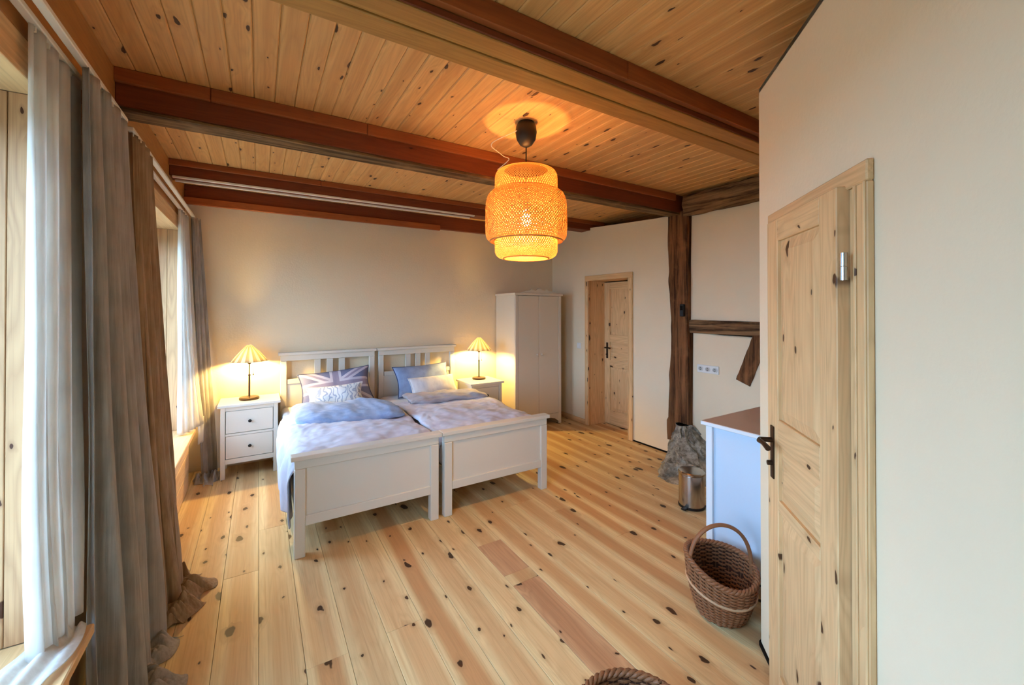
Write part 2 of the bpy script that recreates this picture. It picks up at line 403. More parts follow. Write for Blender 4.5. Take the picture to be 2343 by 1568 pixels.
# left wall with two window openings
ys = [YN, W1[0], W1[1], W2[0], W2[1], YB]
shp = [(-1.06, XL, YN, YB, -0.05, WZ[0] - 0.04), (-1.06, XL, YN, YB, WZ[1] + 0.02, ZC + 0.02)]
for a, c in ((YN, W1[0] - 0.02), (W1[1] + 0.02, W2[0] - 0.02), (W2[1] + 0.02, YB)): shp.append((-1.06, XL, a, c, WZ[0] - 0.04, WZ[1] + 0.02))
wall('wall_left', shp)
# fascia boards over the windows
for k, (z0, z1, m) in enumerate(((WZ[1] + 0.02, 2.46, 'pine_y'), (2.46, ZC - 0.001, 'fascia'))):
    b = B((XL, 1.3, z0)); b.box(XL, XL + 0.02, YN, YB, z0 + 0.001, z1 - 0.001, 0.002)
    tag(b.build('trim_%d' % (k + 1), M[m]), kind='structure')
# windows
def window(n, y0, y1):
    yc = (y0 + y1) / 2
    r = thing('window_%d' % n, (-0.85, yc, WZ[0]), kind='structure'); o = r.location
    # reveal linings of vertical boards, head, sill board and panelling below it
    for yy, s in ((y0, -1), (y1, 1)):
        for k in range(2):
            xa = -0.80 + 0.095 * k if k == 0 else -0.70
            xb = -0.70 if k == 0 else -0.615
            b = B(o); b.box(xa + 0.001, xb - 0.001, min(yy, yy + s * 0.02), max(yy, yy + s * 0.02), WZ[0], WZ[1], 0.002)
            b.build('reveal_board', M['reveal'], r)
    b = B(o); b.box(-0.80, -0.612, y0, y1, WZ[1], WZ[1] + 0.02, 0.002); b.build('head_board', M['pine_y'], r)
    b = B(o); b.box(-0.80, -0.485, y0 - 0.06, y1 + 0.0, WZ[0] - 0.035, WZ[0], 0.004); b.build('sill_board', M['pine_y'], r)
    for k in range(3):
        z0 = 0.004 + k * 0.16
        b = B(o); b.box(-0.56, -0.535, y0 - 0.04, y1 - 0.04, z0, z0 + 0.157, 0.004); b.build('bench_board', M['pine_y'], r)
    b = B(o); b.box(-0.638, -0.536, y1 - 0.065, y1 - 0.042, 0.004, WZ[0] - 0.036, 0.003); b.build('bench_side', M['pine_z'], r)
    # frame with two sashes
    for (a, c, z0, z1, nm) in ((y0, y1, WZ[0], WZ[0] + 0.07, 'window_frame'), (y0, y1, WZ[1] - 0.07, WZ[1], 'window_frame'),
                           (y0, y0 + 0.07, WZ[0] + 0.07, WZ[1] - 0.07, 'window_frame'), (y1 - 0.07, y1, WZ[0] + 0.07, WZ[1] - 0.07, 'window_frame'),
                           (yc - 0.05, yc + 0.05, WZ[0] + 0.07, WZ[1] - 0.07, 'mullion')):
        b = B(o); b.box(-0.90, -0.80, a, c, z0, z1, 0.006); b.build(nm, M['cream'], r)
    for a, c in ((y0 + 0.07, yc - 0.05), (yc + 0.05, y1 - 0.07)):
        b = B(o)
        for (p, q, z0, z1) in ((a, c, WZ[0] + 0.07, WZ[0] + 0.13), (a, c, WZ[1] - 0.13, WZ[1] - 0.07), (a, a + 0.06, WZ[0] + 0.13, WZ[1] - 0.13), (c - 0.06, c, WZ[0] + 0.13, WZ[1] - 0.13)):
            b.box(-0.885, -0.825, p, q, z0, z1, 0.005)
        s = b.build('sash', M['cream'], r)
        b = B(o); b.box(-0.86, -0.852, a + 0.06, c - 0.06, WZ[0] + 0.13, WZ[1] - 0.13); b.build('pane', M['glass'], s)
window(1, *W1); window(2, *W2)
g = B().box(-40, -1.06, -30, 40, -0.5, -0.4).build('added_ground', M['ground']); tag(g, 'unseen ground plane added outside the windows to block light from below', 'added_ground', kind='structure')  # unseen ground, added so the sky does not light the ceiling from below

# right wall: clay plaster between old timbers, door recess, uneven top ledge
DY0, DY1, DZ = 3.53, 4.34, 2.05
def wr():
    b = B()
    top = [(YB, 2.82), (4.36, 2.74), (3.8, 2.70), (3.5, 2.68), (2.95, 2.645)]
    b.prism([(YB, 0.0), (YB, 2.82), (4.36, 2.74), (4.36, 0.0)], 'X', XR, 4.55)
    b.prism([(4.36, DZ + 0.02), (4.36, 2.74), (3.8, 2.70), (3.51, 2.68), (3.51, DZ + 0.02)], 'X', XR, 4.55)
    # plaster beside the door, its lower edge a little above the boards
    ed = [(3.51, 0.018), (3.51, 2.68), (2.95, 2.645)]
    for k in range(21):
        z = 2.645 - (2.645 - 0.02) * k / 20
        ed.append((2.925 + 0.018 * math.sin(z * 3.1 + 0.4) + 0.01 * nz(z, 3, 0, 4), z))
    b.prism(ed, 'X', XR, 4.55)
    # bay to the right of the post, above and below the level rail
    b.prism([(2.72, 1.49), (2.715, 2.2), (2.705, 2.62), (1.0, 2.60), (1.0, 1.49)], 'X', XR - 0.01, 4.55, 0.01)
    b.prism([(2.71, 0.0), (2.70, 0.6), (2.69, 1.38), (2.4, 1.355), (1.0, 1.34), (1.0, 0.0)], 'X', XR - 0.01, 4.55, 0.01)
    b.box(4.0, 4.55, 2.6, 3.0, 0, 2.65)
    b.box(4.55, 4.7, YN, YB, -0.05, ZC + 0.02)
    o = b.build('wall_right', M['plaster']); tag(o, kind='structure')
wr()
b = B((XR, 4.7, 0)); b.box(XR - 0.018, XR, 4.365, YB, 0.0, 0.07, 0.003); tag(b.build('baseboard_right', M['pine_y']), kind='structure')

# diagonal partition (a closed room corner, lower than the ceiling boards)
PK = 0.997; C0 = (2.061, 1.064); PT = 2.682
def part():
    b = B()
    # opening for the door in the diagonal: s from .215 to .845
    d = 1 / math.sqrt(2)
    def pt(s, t): return (C0[0] - d * s - d * t, C0[1] - d * s + d * t)   # t positive towards the camera
    th = -0.12
    s0, s1, dz = 0.225, 0.845, 2.0
    S_END = 2.35
    b.prism([pt(0, 0), pt(s0, 0), pt(s0, th), (C0[0] + 0.05, C0[1] - 0.12)], 'Z', -0.02, PT)
    b.prism([pt(s1, 0), pt(S_END, 0), pt(S_END, th), pt(s1, th)], 'Z', -0.02, PT)
    b.prism([pt(s0, 0), pt(s1, 0), pt(s1, th), pt(s0, th)], 'Z', dz, PT)
    e = pt(S_END, 0)
    b.box(e[0], e[0] + 0.12, YN, e[1], -0.02, PT)
    b.prism([C0, (C0[0] + 0.05, C0[1] - 0.12), (4.56, C0[1] - 0.12), (4.56, C0[1])], 'Z', -0.02, PT)
    # closed lid
    b.prism([C0, (4.56, C0[1]), (4.56, YN), (e[0], YN), e], 'Z', PT - 0.02, PT)
    o = b.build('wall_partition', M['plaster']); tag(o, kind='structure')
part()
# dark joint between partition and floor
d_ = 1 / math.sqrt(2)
b = B(); b.prism([(C0[0] - 0.004, C0[1] + 0.008), (C0[0] - d_ * 0.16 - 0.004, C0[1] - d_ * 0.16 + 0.004), (C0[0] - d_ * 0.16, C0[1] - d_ * 0.16), C0, (4.5, C0[1]), (4.5, C0[1] + 0.008)], 'Z', 0.0, 0.02)
tag(b.build('baseboard_partition', M['dark']), kind='structure')
b = B(); b.box(XR - 0.002, XR + 0.02, 2.93, 3.508, 0.0, 0.0175); tag(b.build('plaster_gap_shade', M['dark']), kind='structure')  # dark strip standing for the shade in the gap under the plaster

# ------------------------------------------------------------------ ceiling beams
def rough_box(b, x0, x1, y0, y1, z0, z1, axis, amp, n=40, seed=0, cs=4):
    """a hewn timber: subdivided box with wavy, noisy faces"""
    L = {'X': (x0, x1), 'Y': (y0, y1), 'Z': (z0, z1)}[axis]
    if axis == 'X': q = (y0, y1, z0, z1)
    elif axis == 'Y': q = (x0, x1, z0, z1)
    else: q = (x0, x1, y0, y1)
    ring = []
    for k in range(cs): ring.append((k / cs, 0))
    for k in range(cs): ring.append((1, k / cs))
    for k in range(cs): ring.append((1 - k / cs, 1))
    for k in range(cs): ring.append((0, 1 - k / cs))
    m = len(ring)
    def fn(i, j):
        a, c = ring[i % m]; l = lerp(L[0], L[1], j / n)
        p, r = lerp(q[0], q[1], a), lerp(q[2], q[3], c)
        p += amp * (nz(l * 1.7, a * 2 + seed, c * 2) + 0.5 * nz(l * 6, a * 4, c * 4 + seed)); r += amp * (nz(l * 1.7 + 9, a * 2, c * 2 + seed) + 0.5 * nz(l * 6 + 3, a * 4 + seed, c * 4))
        return {'X': (l, p, r), 'Y': (p, l, r), 'Z': (p, r, l)}[axis]
    V = [[b.bm.verts.new(Vector(fn(i, j)) - b.o) for i in range(m)] for j in range(n + 1)]
    for j in range(n):
        for i in range(m): b.bm.faces.new((V[j][i], V[j][(i + 1) % m], V[j + 1][(i + 1) % m], V[j + 1][i]))
    b.bm.faces.new(V[0][::-1]); b.bm.faces.new(V[n])
    bmesh.ops.recalc_face_normals(b.bm, faces=list(b.bm.faces))

def beam(label, yf, parts, ledges, x1):
    r = thing('ceiling_beam', (1.6, yf, ZC), label, 'beam', 'ceiling beams'); o = r.location
    for (ya, yb, z0, z1, m, rough) in parts:
        b = B(o)
        if rough: rough_box(b, XL + 0.02, x1, ya, yb, z0, z1, 'X', rough, 70, yf)
        else: b.box(XL + 0.02, x1, ya, yb, z0, z1, 0.004)
        b.build('timber', M[m], r, smooth=40)
    for (xa, xb, ya, yb, z0, z1) in ledges:
        b = B(o); b.box(xa, xb, ya, yb, z0, z1, 0.003); b.build('ledger_board', M['ledger'], r)
    return r
Z_ = ZC - 0.001
beam('pale doubled ceiling beam nearest the camera, running above the diagonal wall', 1.44,
     [(1.44, 1.543, 2.70, Z_, 'beam_light', 0), (1.547, 1.66, 2.694, Z_, 'beam_light', 0), (1.432, 1.439, 2.705, 2.735, 'beam_red', 0)],
     [(XL + 0.02, 1.53, 1.405, 1.438, 2.738, Z_), (1.532, 4.5, 1.405, 1.438, 2.738, Z_)], 4.5)
beam('dark red ceiling beam with weathered underside, resting on the old post', 2.80,
     [(2.80, 2.95, 2.645, Z_, 'beam_red', 0.0), (2.806, 2.948, 2.628, 2.644, 'old_x', 0.004)],
     [(XL + 0.02, -0.23, 2.775, 2.799, 2.758, Z_), (-0.228, 0.60, 2.775, 2.799, 2.758, Z_), (0.602, 3.74, 2.775, 2.799, 2.758, Z_)], 4.0)
beam('red-brown ceiling beam carrying the white double curtain track', 4.27,
     [(4.27, 4.45, 2.70, Z_, 'beam_red', 0.0)],
     [(XL + 0.02, 0.5, 4.245, 4.269, 2.78, Z_), (0.502, 4.15, 4.245, 4.269, 2.78, Z_)], 4.18)
beam('red-brown ceiling beam along the back wall above the bed', 5.04,
     [(5.06, 5.125, 2.66, Z_, 'beam_red', 0.0)],
     [(XL + 0.02, 2.0, 5.02, 5.059, 2.632, 2.70)], 3.9)

# double track under the third beam
r = thing('ceiling_track', (0.7, 4.34, 2.70), 'white double curtain track under the third ceiling beam', 'curtain track')
for y in (4.275, 4.40):
    b = B(r.location); b.box(-0.60, 2.12, y - 0.012, y + 0.012, 2.683, 2.6995, 0.002); b.build('rail', M['rail'], r)

# ------------------------------------------------------------------ old timber frame on the right
r = thing('timber_post', (3.9, 2.82, 0.28), 'dark old oak post standing on a field stone', 'post')
b = B(r.location)
def post():
    n = 70; pr = []
    ring = [(k / 5, 0) for k in range(5)] + [(1, k / 5) for k in range(5)] + [(1 - k / 5, 1) for k in range(5)] + [(0, 1 - k / 5) for k in range(5)]
    V = []
    for j in range(n + 1):
        z = lerp(0.18, 2.66, j / n)
        yl = 2.935 + 0.018 * math.sin(z * 3.1 + 0.4) + 0.012 * nz(z, 1, 0, 5); yr = 2.712 - 0.018 * math.exp(-((z - 0.5) / 0.4) ** 2) + 0.012 * nz(z, 7, 0, 4)
        x0 = 3.835 + 0.012 * nz(z, 4, 0, 3); x1 = 3.995
        if z < 0.42: yl += 0.02; yr -= 0.02 * (0.42 - z) / 0.16
        row = []
        for a, c in ring:
            x = lerp(x0, x1, c); y = lerp(yr, yl, a)
            x += 0.010 * nz(z * 2, a * 9, c * 3) + 0.006 * nz(z * 9, a * 14, c); y += 0.006 * nz(z * 3, a, c * 9 + 5)
            row.append(b.bm.verts.new(Vector((x, y, z)) - b.o))
        V.append(row)
    m = len(ring)
    for j in range(n):
        for i in range(m): b.bm.faces.new((V[j][i], V[j][(i + 1) % m], V[j + 1][(i + 1) % m], V[j + 1][i]))
    b.bm.faces.new(V[0][::-1]); b.bm.faces.new(V[n]); bmesh.ops.recalc_face_normals(b.bm, faces=list(b.bm.faces))
post()
b.build('post_timber', M['old_z'], r, smooth=50)
b = B((3.87, 1.85, 1.42)); rough_box(b, 3.865, 3.99, 1.02, 2.71, 1.365, 1.495, 'Y', 0.012, 50, 3, 5)
o = b.build('timber_rail', M['old_y'], smooth=50); tag(o, 'level old oak rail running from the post to the diagonal wall', 'timber rail')
b = B((3.85, 1.9, 2.72)); rough_box(b, 3.80, 3.99, 1.08, 2.74, 2.60, 2.80, 'Y', 0.024, 60, 8, 6)
o = b.build('wall_plate', M['old_y'], smooth=50); tag(o, 'gnarled dark oak wall plate at the ceiling beside the post', 'timber beam')
# brace: a short slanting stub under the rail
b = B((3.88, 2.05, 1.15))
def brace():
    n = 16; A = Vector((3.925, 2.158, 0.92)); C = Vector((3.925, 1.984, 1.39)); ax = (C - A).normalized(); sd = Vector((0, ax.z, -ax.y))
    V = []
    for j in range(n + 1):
        p = A.lerp(C, j / n); row = []
        for a, c in ((-1, -1), (0, -1), (1, -1), (1, 1), (0, 1), (-1, 1)):
            row.append(b.bm.verts.new(p + sd * (a * 0.068 + 0.006 * nz(j * 0.5, a, c)) + Vector((c * 0.05 + 0.006 * nz(j * 0.6, a + 4, c), 0, 0)) - b.o))
        V.append(row)
    for j in range(n):
        for i in range(6): b.bm.faces.new((V[j][i], V[j][(i + 1) % 6], V[j + 1][(i + 1) % 6], V[j + 1][i]))
    b.bm.faces.new(V[0][::-1]); b.bm.faces.new(V[n]); bmesh.ops.recalc_face_normals(b.bm, faces=list(b.bm.faces))
brace()
o = b.build('timber_brace', M['old_z'], smooth=40); tag(o, 'short slanting oak brace end below the level rail', 'timber brace')
# field stone under the post
b = B((3.6, 2.72, 0))
FOOT = [(3.96, 3.04), (3.60, 2.86), (3.235, 2.60), (3.235, 2.44), (3.40, 2.30), (3.96, 2.14)]
def st(u, v):
    f = u * (len(FOOT) - 1); i = min(int(f), len(FOOT) - 2); p = Vector(FOOT[i]).lerp(Vector(FOOT[i + 1]), f - i)
    ap = Vector((3.86, 2.80)) + (p - Vector((3.86, 2.80))) * 0.20
    k = v ** 0.9; q = p.lerp(ap, k)
    q += Vector((0.045 * nz(p.x * 5, p.y * 5, v * 3), 0.045 * nz(p.x * 5 + 7, p.y * 5, v * 3))) * (0.3 + v * (1 - v) * 3) + Vector((0.030 * nz(p.x * 14, p.y * 14, v * 9), 0.030 * nz(p.x * 14, p.y * 14 + 5, v * 9)))
    z = 0.40 * (0.75 * v + 0.25 * v ** 3) + 0.03 * nz(q.x * 7, q.y * 7, 1) * min(1, v * 4) * (1 - v)
    cl = noise.cell(Vector((q.x * 7 + 0.4 * nz(q.x * 9, q.y * 9, 0), q.y * 7, z * 8))) - 0.5
    q += Vector((-0.05 * cl, 0.03 * cl)) * (1 - v); z += 0.035 * cl * min(1, v * 5) * (1 - v)
    return (min(q.x, 3.97), q.y, max(z, 0))
b.grid(st, 70, 26)
bmesh.ops.holes_fill(b.bm, edges=[e for e in b.bm.edges if e.is_boundary], sides=0)
bmesh.ops.recalc_face_normals(b.bm, faces=list(b.bm.faces))
o = b.build('field_stone', M['stone'], smooth=24); tag(o, 'rough grey field stone on the floor under the oak post', 'stone')
# thermostat
r = thing('thermostat', (3.82, 2.762, 1.59), 'small black thermostat box fixed to the oak post', 'thermostat'); o = r.location
b = B(o); b.box(3.802, 3.838, 2.738, 2.786, 1.535, 1.665, 0.005); b.build('housing', M['black'], r)
b = B(o); b.box(3.7985, 3.8025, 2.746, 2.778, 1.60, 1.65, 0.001); b.build('display', M['dark'], r)
# triple socket
r = thing('power_outlet', (3.89, 2.515, 1.0), 'white triple wall socket between oak post and brace', 'socket'); o = r.location
b = B(o); b.box(3.878, 3.8905, 2.398, 2.632, 0.962, 1.042, 0.003); b.build('cover_plate', M['plastic'], r)
for k in range(3):
    yc = 2.437 + 0.078 * k
    b = B(); b.lathe([(0.027, -0.001), (0.027, 0.006), (0.021, 0.006), (0.020, 0.0012)], 24, (0, 0, 0))
    s = b.build('socket_ring', M['plastic'], r, smooth=40); s.location = (-0.0125, yc - 2.515, 0.002); s.rotation_euler = (0, -PI / 2, 0)
    b = B(); b.lathe([(0.0195, 0.0), (0.0195, 0.0015)], 20, (0, 0, 0)); q = b.build('socket_well', M['greyplastic'], s)
    for e in (-1, 1):
        b = B(); b.lathe([(0.0035, 0.0014), (0.0035, 0.0024)], 10, (e * 0.0095, 0, 0)); b.build('pin_hole', M['dark'], s)
# light switch by the far door
r = thing('light_switch', (XR, 4.50, 1.09), 'white light switch on the plaster beside the far door', 'switch'); o = r.location
b = B(o); b.box(XR - 0.01, XR, 4.46, 4.54, 1.05, 1.13, 0.003); b.build('plate', M['plastic'], r)
b = B(o); b.box(XR - 0.015, XR - 0.009, 4.472, 4.528, 1.062, 1.118, 0.002); b.build('rocker', M['plastic'], r)

# ------------------------------------------------------------------ doors
def door_handle(par, o, x, z0, z1, zl, lever, sgn, t=0.0):
    """long plate with lever; par frame: x right, -y towards the room"""
    b = B(o); b.box(x - 0.017, x + 0.017, -t - 0.006, -t, z0, z1, 0.004, 2)
    b.lathe([(0.016, 0), (0.016, 0.012), (0.010, 0.02)], 16, (x, 0, 0)) if False else None
    pl = b.build('handle_plate', M['bronze'], par, smooth=40)
    b = B(o); b.tube([(x, -t - 0.004, zl), (x, -t - 0.05, zl), (x + sgn * 0.02, -t - 0.058, zl), (x + sgn * lever * 0.6, -t - 0.058, zl + 0.004), (x + sgn * lever, -t - 0.055, zl - 0.004)], [0.011, 0.010, 0.010, 0.009, 0.011], 10)
    b.build('lever', M['bronze'], par, smooth=60)
    b = B(o); b.tube([(x, -t - 0.005, zl - 0.095), (x, -t - 0.022, zl - 0.095)], 0.010, 10); b.build('lock_knob', M['bronze'], par, smooth=60)

def door(n, loc, rz, w, h, archw, leaf_t, leafw, lx, lz, panels, hx, side_panels, hinge_x=None, arch_t=0.02, lining=0.0, leaf_y=0.0):
    """frame origin: left outer edge of the architrave on the wall face; x right, y into the wall"""
    r = thing('door_%d' % n, loc, rz=rz, kind='structure'); o = Vector((0, 0, 0))
    # architrave
    for (a, c, z0, z1, m) in ((0, archw, 0, h - archw, 'pine_z'), (w - archw, w, 0, h - archw, 'pine_z'), (0, w, h - archw, h, 'pine_x')):
        b = B(o); b.box(a, c, -arch_t, 0.0, z0, z1, 0.004); b.build('architrave', M[m], r)
    # inner bead of the architrave
    for (a, c, z0, z1, m) in ((archw - 0.014, archw - 0.002, 0, h - archw - 0.002, 'pine_z'), (w - archw + 0.002, w - archw + 0.014, 0, h - archw - 0.002, 'pine_z'), (w - 0.012, w - 0.002, 0, h - archw, 'pine_z')):
        b = B(o); b.box(a, c, -arch_t - 0.005, -arch_t + 0.001, z0, z1, 0.002); b.build('bead', M[m], r)
    if lining == 0:
        for a, c in ((archw + 0.001, lx + 0.012), (lx + leafw + 0.004, w - archw - 0.001)):
            b = B(o); b.box(a, c, -0.012, 0.10, 0, h - archw - 0.001, 0.002); b.build('jamb', M['pine_z'], r)
        b = B(o); b.box(archw, w - archw, 0.004, 0.10, h - archw - 0.03, h - archw - 0.001, 0.002); b.build('head_jamb', M['pine_x'], r)
    if lining > 0:
        for (a, c, z0, z1, m) in ((archw - 0.02, archw - 0.001, 0, h - archw + 0.018, 'pine_zy'), (w - archw + 0.001, w - archw + 0.02, 0, h - archw + 0.018, 'pine_zy')):
            b = B(o); b.box(a, c, 0.001, lining, z0, z1, 0.002); b.build('jamb_lining', M[m], r)
        b = B(o); b.box(archw, w - archw, 0.001, lining, h - archw + 0.001, h - archw + 0.018, 0.002); b.build('head_lining', M['pine_x'], r)
    # leaf: stiles, rails, panels
    y0, y1 = leaf_y - leaf_t, leaf_y
    lf = thing('leaf', (0, 0, 0)); lf.parent = r
    sw = side_panels
    x0, x1 = lx, lx + leafw
    for (a, c) in ((x0, x0 + sw), (x1 - sw, x1)):
        b = B(o); b.box(a, c, y0, y1, 0.006, lz, 0.003); b.build('stile', M['pine_z'], lf)
    zs = panels     # list of (panel z0, panel z1) from bottom up; rails fill between
    prev = 0.006
    for (z0, z1) in list(zs) + [(lz, None)]:
        b = B(o); b.box(x0 + sw, x1 - sw, y0, y1, prev, z0, 0.003); b.build('rail', M['pine_x'], lf)
        if z1 is None: break
        ym = (y0 + y1) / 2
        # fielded panel with sloping border
        b = B(o); b.box(x0 + sw, x1 - sw, y0 + 0.014, y1 - 0.008, z0, z1)
        iw = x1 - x0 - 2 * sw; mg = 0.045
        bm = bmesh.new()
        outer = [(x0 + sw + 0.006, z0 + 0.006), (x1 - sw - 0.006, z0 + 0.006), (x1 - sw - 0.006, z1 - 0.006), (x0 + sw + 0.006, z1 - 0.006)]
        inner = [(x0 + sw + mg, z0 + mg), (x1 - sw - mg, z0 + mg), (x1 - sw - mg, z1 - mg), (x0 + sw + mg, z1 - mg)]
        A = [bm.verts.new((p[0], y0 + 0.0135, p[1])) for p in outer]; I = [bm.verts.new((p[0], y0 + 0.004, p[1])) for p in inner]
        for k in range(4): bm.faces.new((A[k], A[(k + 1) % 4], I[(k + 1) % 4], I[k]))
        bm.faces.new(I); bmesh.ops.recalc_face_normals(bm, faces=list(bm.faces)); b._add(bm)
        b.build('panel', M['pine_z'] if (z1 - z0) > 0.4 else M['pine_x'], lf)
        prev = z1
    door_handle(lf, o, hx[0], hx[1], hx[2], hx[3], 0.11, hx[4], -y0)
    if hinge_x is not None:
        for z in (0.28, 1.742):
            b = B(o); b.tube([(hinge_x, y0 + 0.004, z - 0.04), (hinge_x, y0 + 0.004, z - 0.001)], 0.010, 12); b.tube([(hinge_x, y0 + 0.004, z + 0.001), (hinge_x, y0 + 0.004, z + 0.04)], 0.010, 12)
            b.build('hinge', M['chrome'], r, smooth=60)
    return r
# near door in the diagonal wall
s0 = 0.165
door(1, (C0[0] - d_ * s0, C0[1] - d_ * s0, 0), math.radians(225), 0.725, 2.033, 0.06, 0.04, 0.555, 0.068, 1.985, [(0.14, 0.80), (0.845, 1.065), (1.17, 1.893)],
     (0.125, 0.915, 1.132, 1.073, 1), 0.107, hinge_x=0.655, leaf_y=-0.005)
# far door in the right wall: local x = towards the camera (-Y), y = +X into the wall
door(2, (XR, 4.365, 0), math.radians(-90), 0.86, 2.07, 0.07, 0.04, 0.725, 0.068, 1.985, [(0.20, 0.80), (0.90, 1.15), (1.25, 1.89)],
     (0.125, 0.92, 1.14, 1.07, 1), 0.105, lining=0.34, leaf_y=0.33)

# ------------------------------------------------------------------ curtain rails on the left
for (ya, yb, lab) in ((YN + 0.3, 2.62, 'near'), (2.72, 5.04, 'far')):
    for x, z, nm in ((-0.545, 2.512, 'front'), (-0.592, 2.50, 'rear')):
        r = thing('curtain_rail', (x, (ya + yb) / 2, z), '%s cream curtain rail over the %s window' % (nm, lab), 'curtain rail', 'curtain rails over the windows')
        b = B(r.location); b.box(x - 0.013, x + 0.013, ya, yb, z - 0.010, z + 0.010, 0.003); b.build('rail', M['rail'], r)
        for y in (ya + 0.05, yb - 0.03):
            b = B(r.location)
            if nm == 'front': b.box(XL + 0.0205, x + 0.006, y - 0.012, y + 0.012, z + 0.0104, z + 0.018, 0.002)
            else: b.box(XL + 0.0205, x - 0.0135, y - 0.012, y + 0.012, z - 0.006, z + 0.006, 0.002); b.build('bracket', M['rail'], r)

# ------------------------------------------------------------------ curtains
def curtain(name, label, cat, mat, top, bot, zt, zb, folds, a0, a1, seed, nu=220, nv=70, power=1.3, zfun=None, group=None):
    """cloth hung from the polyline `top`, ending on the polyline `bot`"""
    c = path([(*p, 0) for p in bot], 0.5); root = thing(name, (c.x, c.y, zb), label, cat, group)
    b = B(root.location); rs = random.Random(seed); ph = [rs.uniform(0, 6.28) for _ in range(6)]
    def fn(u, v):
        e = v ** power
        uu = u + 0.02 * math.sin(3 * v + ph[3]) * math.sin(PI * u)
        pt = path([(*p, 0) for p in top], uu); pb = path([(*p, 0) for p in bot], uu)
        p = pt.lerp(pb, e)
        t1 = path([(*q, 0) for q in top], min(uu + 0.02, 1)) - path([(*q, 0) for q in top], max(uu - 0.02, 0))
        nrm = Vector((t1.y, -t1.x, 0)).normalized()
        A = lerp(a0, a1, v)
        wv = math.sin(2 * PI * folds * u + ph[0] + 0.9 * math.sin(2.2 * v + ph[1]) * v)
        wv = math.copysign(abs(wv) ** 0.8, wv)
        w2 = 0.45 * math.sin(2 * PI * folds * 1.9 * u + ph[2] + 1.6 * v) * min(1, v * 3 + 0.2)
        w3 = 1.3 * nz(u * 7, v * 2.2, seed) * v
        p = p + nrm * A * (wv + w2 + w3) + t1.normalized() * A * 0.5 * math.sin(4 * PI * folds * u + ph[4])
        z = lerp(zt, zb, v) + 0.004 * math.sin(2 * PI * folds * u) * (1 - v)
        if zfun: z = zfun(u, v, z)
        return (p.x, p.y, z)
    b.grid(fn, nu, nv)
    b.build('cloth', M[mat], root, smooth=180, solid=0.002)
    # header tape with hooks
    b = B(root.location)
    for k in range(7):
        p = path([(*q, 0) for q in top], (k + 0.5) / 7); b.box(p.x - 0.004, p.x + 0.004, p.y - 0.004, p.y + 0.004, zt - 0.015, zt + 0.0015)
    b.build('hooks', M['rail'], root, kind='stuff')
    return root
def heap(root, c, rx, ry, h, seed, mat, rot=0.0, name='pooled_hem'):
    b = B(root.location); ca, sa = math.cos(rot), math.sin(rot)
    def fn(u, v):
        a = 2 * PI * u; rr = v * (1 + 0.35 * nz(math.cos(a) * 1.5, math.sin(a) * 1.5, seed))
        x, y = rx * rr * math.cos(a), ry * rr * math.sin(a)
        q = Vector((x * 7, y * 7, seed)); n1 = noise.noise(q); n2 = noise.noise(q * 2.3 + Vector((4, 4, 4)))
        f1 = abs(math.sin(26 * (x * 0.5 + y * 0.86) + 5.5 * n1 + seed)) ** 0.8
        f2 = abs(math.sin(44 * (x * 0.86 - y * 0.5) + 6 * n2 + seed * 2)) ** 0.9
        env = max(0, 1 - v ** 3) ** 0.6
        z = h * env * (0.22 + 0.55 * f1 + 0.28 * f2 + 0.2 * n1)
        x += 0.015 * (f1 - 0.5) * env; y += 0.015 * (f2 - 0.5) * env
        return (c[0] + ca * x - sa * y, c[1] + sa * x + ca * y, max(z, 0.003) + c[2])
    b.grid(fn, 120, 60, True); bmesh.ops.recalc_face_normals(b.bm, faces=list(b.bm.faces))
    return b.build(name, M[mat], root, smooth=180)

def train(root, pts, dirv, L, n, h, seed, mat, name='trailing_hem'):
    """surplus length of a curtain lying on the floor in folds that run outwards"""
    b = B(root.location); D = Vector((*dirv, 0)).normalized(); T = Vector((-D.y, D.x, 0))
    def fn(u, v):
        p = path([(*q, 0) for q in pts], u)
        n1 = nz(u * 3.1, v * 1.6, seed); n2 = nz(u * 9, v * 3.4, seed + 3)
        ln = L * (0.72 + 0.55 * nz(u * 4.3, 1.0, seed + 9))
        w_ = math.sin(PI * n * u + 2.6 * n1 + 1.1 * v)
        rid = abs(w_) ** 0.75
        rid2 = abs(math.sin(PI * n * 2.3 * u + 3.5 * n2 + 4 * v)) ** 0.8
        hump = 0.55 * (1 - v) + 0.75 * math.exp(-((v - 0.55) / 0.22) ** 2) * (0.6 + 0.8 * nz(u * 5, 2, seed + 4))
        z = h * hump * (0.25 + 0.6 * rid + 0.28 * rid2) * min(1, (1 - v) * 7) * min(1, 9 * u * (1 - u) + 0.15)
        p = p + D * (ln * v) + T * (0.035 * n1 + 0.02 * w_ * v)
        return (p.x, p.y, max(z, 0.0) + 0.003)
    b.grid(fn, 130, 60)
    return b.build(name, M[mat], root, smooth=180, solid=0.002)

